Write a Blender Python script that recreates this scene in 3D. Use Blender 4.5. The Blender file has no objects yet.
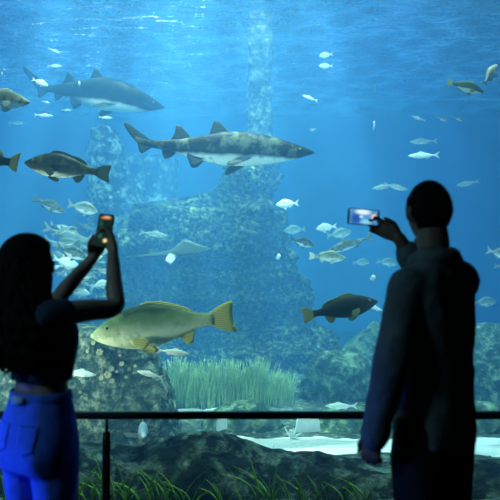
import bpy, bmesh, math, random
from mathutils import Vector, Matrix, noise, Euler

S = bpy.context.scene
COL = S.collection
R = math.radians
random.seed(7)

# ------------------------------------------------------------------ camera
FPX, PITCH, CAMZ = 625.0, R(2.0), 1.455
cam = bpy.data.cameras.new('camera')
cam_o = bpy.data.objects.new('camera', cam)
COL.objects.link(cam_o)
cam.sensor_width = 36.0
cam.lens = FPX * 36.0 / 500.0
cam_o.location = (0, 0, CAMZ)
cam_o.rotation_euler = (R(90) + PITCH, 0, 0)
cam.clip_start, cam.clip_end = 0.05, 100
cam.dof.use_dof = True
cam.dof.focus_distance = 5.2
cam.dof.aperture_fstop = 2.0
S.camera = cam_o

# ------------------------------------------------------------------ view, world, lamps
S.view_settings.view_transform = 'Standard'
S.view_settings.look = 'None'
S.view_settings.exposure = 0.0
S.view_settings.gamma = 1.0
S.view_settings.use_curve_mapping = False
S.cycles.volume_bounces = 2

WATER_Z = 5.2
w = bpy.data.worlds.new('world')
S.world = w
w.use_nodes = True
w.node_tree.nodes['Background'].inputs[0].default_value = (0.15, 0.50, 1.0, 1)
w.node_tree.nodes['Background'].inputs[1].default_value = 0.42


def aim(o, target):
    o.rotation_euler = (Vector(target) - o.location).to_track_quat('-Z', 'Y').to_euler()


def area_lamp(name, loc, target, sx, sy, power, color):
    l = bpy.data.lights.new(name, 'AREA')
    l.shape = 'RECTANGLE'
    l.size, l.size_y, l.energy, l.color = sx, sy, power, color
    o = bpy.data.objects.new(name, l)
    COL.objects.link(o)
    o.location = loc
    aim(o, target)
    return o


def spot_lamp(name, loc, target, angle, blend, power, color, radius):
    l = bpy.data.lights.new(name, 'SPOT')
    l.spot_size, l.spot_blend, l.energy, l.color = R(angle), blend, power, color
    l.shadow_soft_size = radius
    o = bpy.data.objects.new(name, l)
    COL.objects.link(o)
    o.location = loc
    aim(o, target)
    return o


# floodlights hung above the open water of the tank
spot_lamp('tank_floodlight', (-0.9, 8.6, 13.0), (-0.8, 8.4, 0), 36, 0.6, 46000, (0.85, 1.0, 0.62), 0.10)
spot_lamp('tank_floodlight', (-0.6, 8.6, 13.0), (-0.6, 8.6, 0), 64, 1.0, 25000, (0.50, 0.80, 1.0), 0.10)
spot_lamp('tank_floodlight', (-4.0, 8.6, 12.0), (-3.8, 9.0, 0), 55, 1.0, 2000, (0.8, 1.0, 0.9), 0.10)
area_lamp('tank_front_lamps', (0.0, 4.3, 6.4), (0, 7.0, 1.0), 4.0, 0.5, 2150, (0.85, 1.0, 0.72))
# an unseen lamp added beyond the back wall to put glints in the ripples
area_lamp('ripple_glint_lamp', (-4.0, 20.0, 9.2), (-1.0, 6.0, 4.0), 5.5, 3.0, 700, (1.0, 1.0, 0.86))
# unseen fill lamps added beside the window to brighten flanks and bellies
spot_lamp('tank_fill_lamp', (-2.75, 3.75, 0.55), (0.2, 6.5, 2.0), 80, 0.9, 330, (0.85, 1.0, 0.82), 0.12)
spot_lamp('tank_fill_lamp', (2.75, 3.75, 0.9), (-0.2, 6.5, 2.0), 80, 0.9, 190, (0.35, 0.75, 1.0), 0.12)
# a blue wall lamp in the visitors' hall, left of the woman
spot_lamp('hall_blue_lamp', (-2.5, 2.28, 0.62), (-0.85, 2.45, 0.70), 22, 0.6, 190.0, (0.04, 0.16, 1.0), 0.12)
area_lamp('hall_dim_lamp', (-2.85, 0.9, 2.9), (0.6, 2.4, 1.1), 0.4, 0.4, 25.0, (0.35, 0.8, 1.0))


# ------------------------------------------------------------------ helpers
def P(px, py, y):
    """World point seen at photo pixel (px, py) at world depth y."""
    dx, dz = (px - 250) / FPX, (250 - py) / FPX
    v = Vector((dx, math.cos(PITCH) - dz * math.sin(PITCH), math.sin(PITCH) + dz * math.cos(PITCH)))
    return Vector((0, 0, CAMZ)) + v * (y / v.y)


def tag(o, label=None, cat=None, group=None, kind=None):
    if label: o['label'] = label
    if cat: o['category'] = cat
    if group: o['group'] = group
    if kind: o['kind'] = kind
    return o


def empty(name, loc=(0, 0, 0), rot=(0, 0, 0), parent=None):
    o = bpy.data.objects.new(name, None)
    o.empty_display_size = 0.1
    COL.objects.link(o)
    o.location, o.rotation_euler = loc, rot
    if parent: o.parent = parent
    return o


def mesh(name, vs, fs, mats, smooth=True):
    me = bpy.data.meshes.new(name)
    me.from_pydata([tuple(v) for v in vs], [], fs)
    for m in (mats if isinstance(mats, (list, tuple)) else [mats]):
        me.materials.append(m)
    if smooth:
        me.polygons.foreach_set('use_smooth', [True] * len(me.polygons))
    me.update()
    return me


def link(name, me, parent=None):
    o = bpy.data.objects.new(name, me)
    COL.objects.link(o)
    if parent: o.parent = parent
    return o


class MB:
    """collects shapes into one mesh"""
    def __init__(s): s.v, s.f = [], []

    def add(s, vs, fs):
        b = len(s.v)
        s.v += [Vector(v) for v in vs]
        s.f += [tuple(i + b for i in f) for f in fs]

    def box(s, lo, hi):
        x0, y0, z0 = lo; x1, y1, z1 = hi
        s.add([(x0, y0, z0), (x1, y0, z0), (x1, y1, z0), (x0, y1, z0), (x0, y0, z1), (x1, y0, z1), (x1, y1, z1), (x0, y1, z1)],
              [(0, 3, 2, 1), (4, 5, 6, 7), (0, 1, 5, 4), (1, 2, 6, 5), (2, 3, 7, 6), (3, 0, 4, 7)])

    def rings(s, rings, cap=True):
        n = len(rings[0])
        vs = [p for r in rings for p in r]
        fs = []
        for i in range(len(rings) - 1):
            for j in range(n):
                k = (j + 1) % n
                fs.append((i * n + j, i * n + k, (i + 1) * n + k, (i + 1) * n + j))
        if cap:
            fs.append(tuple(range(n - 1, -1, -1)))
            b = (len(rings) - 1) * n
            fs.append(tuple(range(b, b + n)))
        s.add(vs, fs)

    def tube(s, pts, rad, n=10, sub=4, flat=1.0, side=None):
        """smooth tapered tube with rounded ends; flat squashes it across SIDE"""
        pts = [Vector(p) for p in pts]
        P2, R2 = [], []
        m = len(pts)
        for i in range(m - 1):
            p0, p1, p2, p3 = pts[max(i - 1, 0)], pts[i], pts[i + 1], pts[min(i + 2, m - 1)]
            for k in range(sub):
                t = k / sub
                P2.append(0.5 * ((2 * p1) + (p2 - p0) * t + (2 * p0 - 5 * p1 + 4 * p2 - p3) * t * t + (3 * p1 - p0 - 3 * p2 + p3) * t ** 3))
                R2.append(rad[i] + (rad[i + 1] - rad[i]) * t)
        P2.append(pts[-1]); R2.append(rad[-1])
        d0, d1 = (P2[1] - P2[0]).normalized(), (P2[-1] - P2[-2]).normalized()
        r0, r1 = R2[0], R2[-1]
        P2 = [P2[0] - d0 * r0 * .95, P2[0] - d0 * r0 * .7] + P2 + [P2[-1] + d1 * r1 * .7, P2[-1] + d1 * r1 * .95]
        R2 = [r0 * .3, r0 * .72] + R2 + [r1 * .72, r1 * .3]
        rings = []
        u = None
        for i, p in enumerate(P2):
            t = (P2[min(i + 1, len(P2) - 1)] - P2[max(i - 1, 0)]).normalized()
            if u is None:
                u = Vector(side) if side else (Vector((0, 0, 1)) if abs(t.z) < .9 else Vector((1, 0, 0)))
            u = (u - t * u.dot(t)).normalized()
            b = t.cross(u)
            rings.append([p + (u * math.cos(a) * flat + b * math.sin(a)) * R2[i] for a in [2 * math.pi * j / n for j in range(n)]])
        s.rings(rings)

    def ball(s, c, r, rot=None, n=16, m=10, fn=None):
        c = Vector(c)
        r = (r, r, r) if not hasattr(r, '__len__') else r
        vs = [Vector((0, 0, -1))]
        for i in range(1, m):
            th = math.pi * i / m
            for j in range(n):
                a = 2 * math.pi * j / n
                vs.append(Vector((math.sin(th) * math.cos(a), math.sin(th) * math.sin(a), -math.cos(th))))
        vs.append(Vector((0, 0, 1)))
        fs = []
        for j in range(n):
            k = (j + 1) % n
            fs.append((0, 1 + k, 1 + j))
            for i in range(m - 2):
                a = 1 + i * n
                fs.append((a + j, a + k, a + n + k, a + n + j))
            b = 1 + (m - 2) * n
            fs.append((b + j, b + k, len(vs) - 1))
        out = []
        for v in vs:
            p = Vector((v.x * r[0], v.y * r[1], v.z * r[2]))
            if fn: p = fn(v, p)
            if rot: p = rot @ p
            out.append(p + c)
        s.add(out, fs)

    def build(s, name, mat, parent=None, smooth=True):
        return link(name, mesh(name, s.v, s.f, mat, smooth), parent)


# ------------------------------------------------------------------ materials
class NT:
    def __init__(s, name):
        s.m = bpy.data.materials.new(name)
        s.m.use_nodes = True
        s.t = s.m.node_tree
        s.t.nodes.clear()
        s.out = s.t.nodes.new('ShaderNodeOutputMaterial')

    def n(s, typ, **kw):
        nd = s.t.nodes.new('ShaderNode' + typ)
        for k, v in kw.items(): setattr(nd, k, v)
        return nd

    def l(s, a, b): s.t.links.new(a, b)

    def coord(s, scale=1.0, which='Object'):
        tc = s.n('TexCoord')
        mp = s.n('Mapping')
        sc = scale if hasattr(scale, '__len__') else (scale,) * 3
        mp.inputs['Scale'].default_value = sc
        s.l(tc.outputs[which], mp.inputs[0])
        return mp.outputs[0]

    def noise(s, co, scale, detail=6, rough=.6):
        nd = s.n('TexNoise')
        nd.inputs['Scale'].default_value = scale
        nd.inputs['Detail'].default_value = detail
        nd.inputs['Roughness'].default_value = rough
        s.l(co, nd.inputs['Vector'])
        return nd.outputs[0]

    def ramp(s, fac, stops, interp='LINEAR'):
        r = s.n('ValToRGB')
        r.color_ramp.interpolation = interp
        while len(r.color_ramp.elements) < len(stops): r.color_ramp.elements.new(0.5)
        for e, (p, c) in zip(r.color_ramp.elements, stops):
            e.position = p
            e.color = (*c, 1) if hasattr(c, '__len__') else (c, c, c, 1)
        s.l(fac, r.inputs[0])
        return r.outputs[0]

    def mix(s, fac, a, b, blend='MIX'):
        m = s.n('Mix', data_type='RGBA', blend_type=blend)
        for val, i in ((fac, 0), (a, 6), (b, 7)):
            if hasattr(val, 'links') or hasattr(val, 'is_linked'): s.l(val, m.inputs[i])
            elif i == 0: m.inputs[0].default_value = val
            else: m.inputs[i].default_value = (*val, 1)
        return m.outputs[2]

    def math(s, op, a, b=0.0):
        m = s.n('Math', operation=op)
        for val, i in ((a, 0), (b, 1)):
            if hasattr(val, 'is_linked'): s.l(val, m.inputs[i])
            else: m.inputs[i].default_value = val
        return m.outputs[0]

    def bsdf(s, color, rough=.6, spec=.3, bump=None, bstr=.3, bdist=.02):
        b = s.n('BsdfPrincipled')
        if hasattr(color, 'is_linked'): s.l(color, b.inputs['Base Color'])
        else: b.inputs['Base Color'].default_value = (*color, 1)
        if hasattr(rough, 'is_linked'): s.l(rough, b.inputs['Roughness'])
        else: b.inputs['Roughness'].default_value = rough
        b.inputs['Specular IOR Level'].default_value = spec
        if bump is not None:
            bp = s.n('Bump')
            bp.inputs['Strength'].default_value = bstr
            bp.inputs['Distance'].default_value = bdist
            s.l(bump, bp.inputs['Height'])
            s.l(bp.outputs[0], b.inputs['Normal'])
        s.l(b.outputs[0], s.out.inputs[0])
        return b


def plain(name, color, rough=.6, spec=.3):
    t = NT(name)
    co = t.coord(1)
    nz = t.noise(co, 9, 3)
    c = t.ramp(nz, [(.3, tuple(x * .85 for x in color)), (.7, tuple(min(1, x * 1.12) for x in color))])
    t.bsdf(c, rough, spec)
    return t.m


def rock_mat(name, dark, mid, light, light_pos=.62, fine=9.0, bstr=.8, bdist=.06):
    t = NT(name)
    co = t.coord(1)
    big = t.noise(co, 1.7, 4, .6)
    fin = t.noise(co, fine, 6, .7)
    c = t.ramp(fin, [(.32, dark), (.48, mid), (light_pos, light)])
    c = t.mix(t.ramp(big, [(.4, 0.0), (.65, .75)]), c, tuple(x * .55 for x in mid))
    v = t.n('TexVoronoi')
    v.inputs['Scale'].default_value = fine * .9
    t.l(co, v.inputs['Vector'])
    spk = t.ramp(v.outputs['Distance'], [(.10, 1.0), (.22, 0.0)])
    gate = t.ramp(t.noise(co, 3.1, 2), [(.5, 0.0), (.62, .8)])
    c = t.mix(t.math('MULTIPLY', spk, gate), c, light)
    h = t.math('ADD', fin, t.math('MULTIPLY', v.outputs['Distance'], .8))
    t.bsdf(c, .9, .1, h, bstr, bdist)
    return t.m


M = {}
M['massif'] = rock_mat('reef_rock', (.004, .009, .008), (.020, .040, .028), (.46, .54, .20), .70, 14, 1.0, .16)
M['pillar'] = rock_mat('pillar_stone', (.012, .018, .014), (.07, .085, .055), (.60, .62, .38), .66, 8, 1.0, .12)
M['far_rock'] = rock_mat('far_rock', (.006, .012, .012), (.018, .03, .03), (.8, .85, .65), .66, 6)
M['left_rock'] = rock_mat('left_rock', (.018, .038, .030), (.065, .115, .095), (.62, .66, .44), .70, 12, 1.0, .06)
M['right_rock'] = rock_mat('right_rock', (.02, .04, .03), (.06, .11, .07), (.42, .56, .34), .70, 9, 1.0, .08)
M['front_rock'] = rock_mat('front_rock', (.003, .006, .005), (.010, .017, .013), (.12, .16, .12), .78, 6, .9, .07)

t = NT('sand')
co = t.coord(1)
f1 = t.noise(co, 1.2, 3)
f2 = t.noise(co, 40, 4)
sandc = t.mix(.25, t.ramp(f1, [(.3, (.72, .70, .60)), (.7, (.86, .84, .74))]), t.ramp(f2, [(.3, (.3, .3, .25)), (.7, (.95, .95, .9))]))
gravel = t.ramp(t.noise(co, 14, 6, .7), [(.35, (.015, .022, .018)), (.55, (.06, .08, .06)), (.72, (.32, .36, .26))])
sp = t.n('SeparateXYZ'); t.l(co, sp.inputs[0])
wob = t.math('MULTIPLY', t.math('SUBTRACT', t.noise(co, 1.6, 4), .5), .9)
yy = t.math('ADD', sp.outputs[1], t.math('MULTIPLY', wob, .5))
xx = t.math('ADD', sp.outputs[0], t.math('MULTIPLY', wob, 1.2))
# an open strip of sand crossing the gravel bed, and a small clearing by the seagrass
strip = t.math('LESS_THAN', t.math('ABSOLUTE', t.math('SUBTRACT', yy, 5.27)), .26)
strip = t.math('MULTIPLY', strip, t.math('GREATER_THAN', xx, -.32))
dx = t.math('SUBTRACT', xx, -.62); dy = t.math('SUBTRACT', yy, 6.55)
clr = t.math('LESS_THAN', t.math('ADD', t.math('MULTIPLY', dx, dx), t.math('MULTIPLY', dy, dy)), .05)
t.bsdf(t.mix(t.math('MAXIMUM', strip, clr), gravel, sandc), .95, .1, f2, .4, .02)
M['sand'] = t.m

t = NT('tank_wall')
co = t.coord(1)
t.bsdf(t.ramp(t.noise(co, .8, 5), [(.3, (.03, .19, .40)), (.7, (.05, .26, .50))]), .9, .1)
M['tank_wall'] = t.m
M['hall_wall'] = plain('hall_wall', (.03, .03, .035), .9, .1)
M['hall_floor'] = plain('hall_floor', (.02, .02, .022), .6, .2)
M['black_metal'] = plain('black_metal', (.012, .013, .014), .45, .3)

# water: a homogeneous body that absorbs red and scatters blue
t = NT('tank_water')
vs_ = t.n('VolumeScatter')
va_ = t.n('VolumeAbsorption')
vs_.inputs['Color'].default_value = (.13, .45, 1.0, 1)
vs_.inputs['Density'].default_value = .047
vs_.inputs['Anisotropy'].default_value = .15
va_.inputs['Color'].default_value = (.25, .80, .975, 1)
va_.inputs['Density'].default_value = .14
ad = t.n('AddShader')
t.l(vs_.outputs[0], ad.inputs[0]); t.l(va_.outputs[0], ad.inputs[1]); t.l(ad.outputs[0], t.out.inputs['Volume'])
M['water'] = t.m

# rippled surface: mirror beyond the critical angle, clear inside it, with a caustic pattern painted into its transparent colour
t = NT('water_surface')
co = t.coord((1.0, 1.0, 1.0))
wv = t.noise(t.coord((1.6, 3.2, 1)), 2.2, 3, .5)
bp = t.n('Bump'); bp.inputs['Strength'].default_value = 1.0; bp.inputs['Distance'].default_value = .58
t.l(wv, bp.inputs['Height'])
fr = t.n('Fresnel'); fr.inputs['IOR'].default_value = 1.33
t.l(bp.outputs[0], fr.inputs['Normal'])
gl = t.n('BsdfGlossy'); gl.inputs['Roughness'].default_value = .03
gl.inputs['Color'].default_value = (.92, .97, 1, 1)
t.l(bp.outputs[0], gl.inputs['Normal'])
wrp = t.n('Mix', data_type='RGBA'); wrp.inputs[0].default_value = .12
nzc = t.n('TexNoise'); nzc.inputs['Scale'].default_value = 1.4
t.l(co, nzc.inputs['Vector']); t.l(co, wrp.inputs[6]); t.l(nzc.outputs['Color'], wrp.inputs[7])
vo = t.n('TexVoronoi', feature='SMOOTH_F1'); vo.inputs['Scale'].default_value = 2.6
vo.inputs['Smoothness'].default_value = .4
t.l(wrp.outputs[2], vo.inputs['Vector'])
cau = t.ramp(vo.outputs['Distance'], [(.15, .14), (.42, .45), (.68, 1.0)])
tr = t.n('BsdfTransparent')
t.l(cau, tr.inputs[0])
mx = t.n('MixShader')
t.l(fr.outputs[0], mx.inputs[0]); t.l(tr.outputs[0], mx.inputs[1]); t.l(gl.outputs[0], mx.inputs[2])
t.l(mx.outputs[0], t.out.inputs[0])
M['surface'] = t.m

t = NT('acrylic')
fr = t.n('Fresnel'); fr.inputs['IOR'].default_value = 1.2
gl = t.n('BsdfGlossy'); gl.inputs['Roughness'].default_value = .0
tr = t.n('BsdfTransparent'); tr.inputs[0].default_value = (.97, .99, .99, 1)
mx = t.n('MixShader')
t.l(fr.outputs[0], mx.inputs[0]); t.l(tr.outputs[0], mx.inputs[1]); t.l(gl.outputs[0], mx.inputs[2])
t.l(mx.outputs[0], t.out.inputs[0])
M['acrylic'] = t.m


def fish_mat(name, back, side, belly, lo=-.35, hi=.45, spots=0.0, spot_col=(.9, .9, .8), rough=.4, stripes=0.0, depth=.16, soft=.045):
    """Countershaded skin: back, flank and belly colours by height on the body (units of body length)."""
    t = NT(name)
    co = t.coord(1)
    sp = t.n('SeparateXYZ'); t.l(co, sp.inputs[0])
    z = t.math('ADD', t.math('DIVIDE', sp.outputs[2], 2 * depth), .5)
    z = t.math('ADD', z, t.math('MULTIPLY', t.math('SUBTRACT', t.noise(co, 9, 3), .5), .16))
    c = t.ramp(z, [(.5 + lo * .5 - soft, belly), (.5 + lo * .5 + soft, side), (.5 + hi * .5, back)])
    if spots:
        s_ = t.ramp(t.noise(co, 11, 5, .65), [(.50, 0.0), (.60, spots)])
        c = t.mix(s_, c, spot_col)
    if stripes:
        wv = t.n('TexWave'); wv.inputs['Scale'].default_value = 5; wv.inputs['Distortion'].default_value = 3
        t.l(co, wv.inputs['Vector'])
        c = t.mix(t.math('MULTIPLY', wv.outputs[0], stripes), c, tuple(x * .4 for x in side))
    v = t.n('TexVoronoi'); v.inputs['Scale'].default_value = 55
    t.l(co, v.inputs['Vector'])
    t.bsdf(c, rough, .08, v.outputs['Distance'], .12, .004)
    return t.m


def fin_mat(name, color):
    t = NT(name)
    co = t.coord(1)
    wv = t.n('TexWave', bands_direction='Z'); wv.inputs['Scale'].default_value = 22; wv.inputs['Distortion'].default_value = 1.5
    t.l(co, wv.inputs['Vector'])
    c = t.mix(wv.outputs[0], tuple(x * .6 for x in color), color)
    t.bsdf(c, .5, .06, wv.outputs[0], .3, .004)
    return t.m


M['eye'] = plain('eye', (.01, .01, .012), .15, .5)
M['eye_ring'] = plain('eye_ring', (.26, .26, .15), .4, .2)

SK = {   # species skins: (body, fins)
    'shark': (fish_mat('shark_skin', (.008, .014, .013), (.03, .042, .036), (.95, .95, .85), -.42, .25, .6, (.16, .19, .14), .55, depth=.09), fin_mat('shark_fin', (.05, .065, .058))),
    'dim_shark': (fish_mat('dim_shark_skin', (.008, .014, .015), (.022, .034, .034), (.95, .95, .85), -.45, .25, .1, (.1, .13, .12), .65, depth=.13), fin_mat('dim_shark_fin', (.025, .036, .036))),
    'big': (fish_mat('yellow_fish_skin', (.028, .05, .018), (.16, .24, .09), (1.0, .97, .58), .02, .66, .4, (.24, .31, .12), .4, depth=.17, soft=.13), fin_mat('yellow_fin', (.75, .68, .20))),
    'olive': (fish_mat('olive_fish_skin', (.022, .034, .028), (.06, .085, .068), (.85, .85, .65), -.50, .5, .5, (.13, .15, .07), .4, .0, .16), fin_mat('olive_fin', (.08, .12, .085))),
    'dark': (fish_mat('dark_fish_skin', (.02, .028, .02), (.035, .045, .03), (.12, .14, .08), -.8, .6, .2, (.05, .06, .04), .5, .0, .16), fin_mat('ochre_fin', (.34, .36, .14))),
    'silver': (fish_mat('silver_fish_skin', (.08, .12, .11), (.30, .38, .36), (.9, .92, .88), -.3, .5, .2, (.5, .55, .5), .3, .0, .17), fin_mat('silver_fin', (.35, .42, .40))),
    'pale': (fish_mat('pale_fish_skin', (.6, .68, .6), (.9, .92, .86), (.98, .98, .95), -.3, .7, .1, (.7, .75, .7), .3, .0, .17), fin_mat('pale_fin', (.9, .92, .85))),
    'speckled': (fish_mat('speckled_fish_skin', (.12, .15, .11), (.4, .44, .34), (.95, .95, .85), -.2, .5, .8, (.10, .13, .09), .35, .0, .17), fin_mat('speckled_fin', (.7, .74, .6))),
    'grey': (fish_mat('grey_fish_skin', (.03, .05, .045), (.10, .15, .13), (.85, .88, .78), -.35, .5, .25, (.5, .58, .5), .35, .0, .15), fin_mat('grey_fin', (.15, .2, .17))),
    'green': (fish_mat('green_fish_skin', (.03, .06, .025), (.08, .13, .06), (.95, .95, .8), -.35, .4, .0, (.4, .5, .2), .35, .0, .14), fin_mat('green_fin', (.3, .38, .2))),
}


# ------------------------------------------------------------------ setting
def structure(name, mb, mat, smooth=False):
    return tag(mb.build(name, mat, None, smooth), kind='structure')


def slab(name, lo, hi, mat):
    b = MB(); b.box(lo, hi)
    return structure(name, b, mat)


GLASS_Y = 3.40
slab('floor', (-3.0, -2.0, -.1), (3.0, GLASS_Y, 0.0), M['hall_floor'])
slab('ceiling', (-3.0, -2.0, 3.3), (3.0, GLASS_Y + .12, 3.4), M['hall_wall'])
slab('wall_left', (-3.1, -2.0, 0), (-3.0, GLASS_Y + .12, 3.3), M['hall_wall'])
slab('wall_right', (3.0, -2.0, 0), (3.1, GLASS_Y + .12, 3.3), M['hall_wall'])
slab('wall_back', (-3.1, -2.1, 0), (3.1, -2.0, 3.3), M['hall_wall'])
b = MB()
b.box((-7.6, GLASS_Y, -.6), (7.6, GLASS_Y + .12, .10))
b.box((-7.6, GLASS_Y, 3.2), (7.6, GLASS_Y + .12, 5.6))
b.box((-7.6, GLASS_Y, .10), (-2.95, GLASS_Y + .12, 3.2))
b.box((2.95, GLASS_Y, .10), (7.6, GLASS_Y + .12, 3.2))
structure('wall_front', b, M['hall_wall'])
b = MB(); b.box((-2.95, GLASS_Y + .02, .10), (2.95, GLASS_Y + .10, 3.2))
structure('window_1', b, M['acrylic'])

TY0, TY1, TX = GLASS_Y + .12, 15.0, 7.5
slab('wall_tank_left', (-TX - .2, TY0, -.6), (-TX, TY1 + .2, 5.6), M['tank_wall'])
slab('wall_tank_right', (TX, TY0, -.6), (TX + .2, TY1 + .2, 5.6), M['tank_wall'])
slab('wall_tank_back', (-TX, TY1, -.6), (TX, TY1 + .2, 5.6), M['tank_wall'])
slab('water', (-TX + .005, TY0 + .005, -.5), (TX - .005, TY1 - .005, WATER_Z), M['water'])


def grid(name, x0, x1, y0, y1, nx, ny, fn, mat):
    vs, fs = [], []
    for j in range(ny + 1):
        for i in range(nx + 1):
            x, y = x0 + (x1 - x0) * i / nx, y0 + (y1 - y0) * j / ny
            vs.append((x, y, fn(x, y)))
    for j in range(ny):
        for i in range(nx):
            a = j * (nx + 1) + i
            fs.append((a, a + 1, a + nx + 2, a + nx + 1))
    return tag(link(name, mesh(name, vs, fs, mat)), kind='structure')


def sand_z(x, y):
    return .03 * noise.noise((x * .9, y * .9, 3)) + .012 * noise.noise((x * 4, y * 6, 1))


grid('floor_tank', -TX, TX, TY0, TY1, 120, 100, sand_z, M['sand'])


def wave_z(x, y):
    return WATER_Z + .05 * noise.noise((x * .8, y * 1.5, 0)) + .044 * noise.noise((x * 2.0, y * 4.4, 5)) + .013 * noise.noise((x * 5, y * 11, 9))


grid('water_surface', -TX, TX, TY0, TY1, 230, 300, wave_z, M['surface'])


# ------------------------------------------------------------------ rocks
def interp(tab, t):
    for a, b in zip(tab, tab[1:]):
        if t <= b[0]:
            k = (t - a[0]) / max(1e-9, b[0] - a[0])
            return [p + (q - p) * k for p, q in zip(a, b)]
    return list(tab[-1])


def rock_noise(p, f, seed):
    q = Vector(p) * f + Vector((seed * 7.3, seed * 3.1, seed * 1.7))
    return noise.fractal(q, 1.0, 2.1, 6)


def loft_rock(name, tab, y, ry, mat, amp, freq, seed, nz=110, nr=130, ledge=0.0, power=2.6, lean=0.0):
    """tab: rows (z, x_left, x_right) from the base up; ry(z) gives the half depth."""
    z0, z1 = tab[0][0], tab[-1][0]
    rings = []
    for i in range(nz + 9):
        if i < nz: z, k = z0 + (z1 - z0) * i / (nz - 1), 1.0
        else:
            a = (i - nz + 1) / 9 * math.pi / 2
            z, k = z1 + .35 * math.sin(a) * ry(z1) * .5, max(.04, math.cos(a))
        _, xl, xr = interp(tab, min(z, z1))
        cx, rx, r2 = (xl + xr) / 2, (xr - xl) / 2, ry(min(z, z1))
        if ledge:
            s_ = ledge * (.6 * math.sin(z * 6 + seed) + .4 * math.sin(z * 13 + 2 * seed))
            rx += s_; r2 += s_ * 1.4
        ring = []
        for j in range(nr):
            a = 2 * math.pi * j / nr
            ca, sa = math.cos(a), math.sin(a)
            ex = 2 / power
            dx = math.copysign(abs(ca) ** ex, ca); dy = math.copysign(abs(sa) ** ex, sa)
            p = Vector((cx + rx * k * dx, y + lean * z + r2 * k * dy, z))
            d = rock_noise(p, freq, seed) * amp + noise.noise(p * freq * 6) * amp * .30 + noise.noise(p * freq * 13) * amp * .16
            p += Vector((ca, sa, .25)) * d * (.35 + .65 * k)
            ring.append(p)
        rings.append(ring)
    b = MB(); b.rings(rings)
    return b.build(name, mat)


def px_tab(rows, y):
    out = []
    for py, xl, xr in rows:
        a, c = P(xl, py, y), P(xr, py, y)
        out.append((a.z, a.x, c.x))
    return out


D = 10.0
tab = [(-.3, P(84, 385, D).x, P(352, 385, D).x)] + px_tab([(372, 88, 346), (345, 94, 334), (318, 100, 318), (292, 104, 306), (272, 108, 298), (255, 112, 291), (238, 118, 284),
                                                          (222, 128, 281), (210, 142, 279), (201, 166, 277), (193, 196, 275), (185, 214, 274), (174, 230, 273), (166, 236, 271)], D)
def reef_depth(z):     # a base, a recess under the overhang, and the thick upper shelf
    return interp([(-1, 1.15), (.25, 1.10), (.45, .72), (.95, .74), (1.05, .92), (1.2, .70), (1.55, .74), (1.72, 1.14), (2.3, .95), (3.2, .40), (9, .4)], z)[1]


o = loft_rock('reef_rock', tab, D - .1, reef_depth, M['massif'], .22, 1.5, 1, nz=190, nr=260, ledge=.08, lean=.12)
tag(o, 'large stepped reef rock in the middle of the tank carrying the stone pillar', 'rock')

b = MB()
rings = []
pa, pb = P(248, 160, 10.6), P(272, 160, 10.6)
zz = 3.21
while zz < 5.9:
    ring = []
    for j in range(40):
        a = 2 * math.pi * (j + .5) / 40
        ca, sa = math.cos(a), math.sin(a)
        dx = math.copysign(abs(ca) ** .5, ca); dy = math.copysign(abs(sa) ** .5, sa)
        hw = (pb.x - pa.x) / 2
        p = Vector(((pa.x + pb.x) / 2 + hw * dx, 10.6 + hw * dy, zz))
        d = .05 * noise.fractal(p * 4.5, 1, 2, 4)
        ring.append(p + Vector((ca, sa, 0)) * d)
    rings.append(ring)
    zz += .045
b.rings(rings)
o = b.build('stone_pillar', M['pillar'])
tag(o, 'square rough stone pillar rising from the reef rock through the water surface', 'pillar')

D = 11.7
tab = [(-.3, P(84, 380, D).x, P(180, 380, D).x)] + px_tab([(300, 86, 178), (240, 88, 176), (215, 88, 172), (205, 88, 150), (175, 88, 128), (150, 90, 122), (134, 95, 116)], D)
o = loft_rock('rock_pinnacle', tab, D, lambda z: .5, M['far_rock'], .10, 1.5, 4, nz=110, nr=90)
tag(o, 'round-topped hazy rock column far back left of the reef rock', 'rock')
D = 12.95
tab = [(-.3, P(112, 380, D).x, P(182, 380, D).x)] + px_tab([(300, 114, 180), (200, 116, 178), (160, 118, 176)], D)
o = loft_rock('rock_pinnacle', tab, D, lambda z: .5, M['far_rock'], .07, 1.2, 6, nz=70, nr=80, power=4)
tag(o, 'blocky faint blue rock wall standing between the round-topped column and the reef rock', 'rock')

D = 5.4
tab = [(-.3, P(-60, 430, D).x, P(184, 430, D).x)] + px_tab([(405, -60, 178), (385, -60, 170), (360, -50, 159), (342, -40, 152), (332, -20, 140)], D)
o = loft_rock('encrusted_rock', tab, D, lambda z: .42 - .1 * z, M['left_rock'], .06, 2.4, 9, nz=90, nr=120, power=3)
tag(o, 'large encrusted rock under the big yellow fish beside the woman', 'rock')


def boulder(name, c, r, mat, amp, freq, seed, label, cat='rock', group=None, sub=5):
    bm = bmesh.new()
    bmesh.ops.create_icosphere(bm, subdivisions=sub, radius=1.0)
    c = Vector(c)
    for v in bm.verts:
        n = v.co.copy()
        p = Vector((n.x * r[0], n.y * r[1], n.z * r[2])) + c
        d = rock_noise(p, freq, seed) * amp + abs(noise.noise(p * freq * 3.3)) * amp * .5 + noise.noise(p * freq * 9) * amp * .14
        v.co = p - c + n * d
    me = bpy.data.meshes.new(name)
    bm.to_mesh(me); bm.free()
    me.materials.append(mat)
    me.polygons.foreach_set('use_smooth', [True] * len(me.polygons))
    o = link(name, me)
    o.location = c
    return tag(o, label, cat, group)


def pboulder(name, px, py_top, y, wpx, mat, amp, freq, seed, label, base=-.15, ry=None, **k):
    top = P(px, py_top, y)
    rx = wpx / 2 / FPX * y
    rz = (top.z - base)
    return boulder(name, (top.x, y, base), (rx, ry or rx * .7, rz * .95), mat, amp, freq, seed, label, **k)


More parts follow.
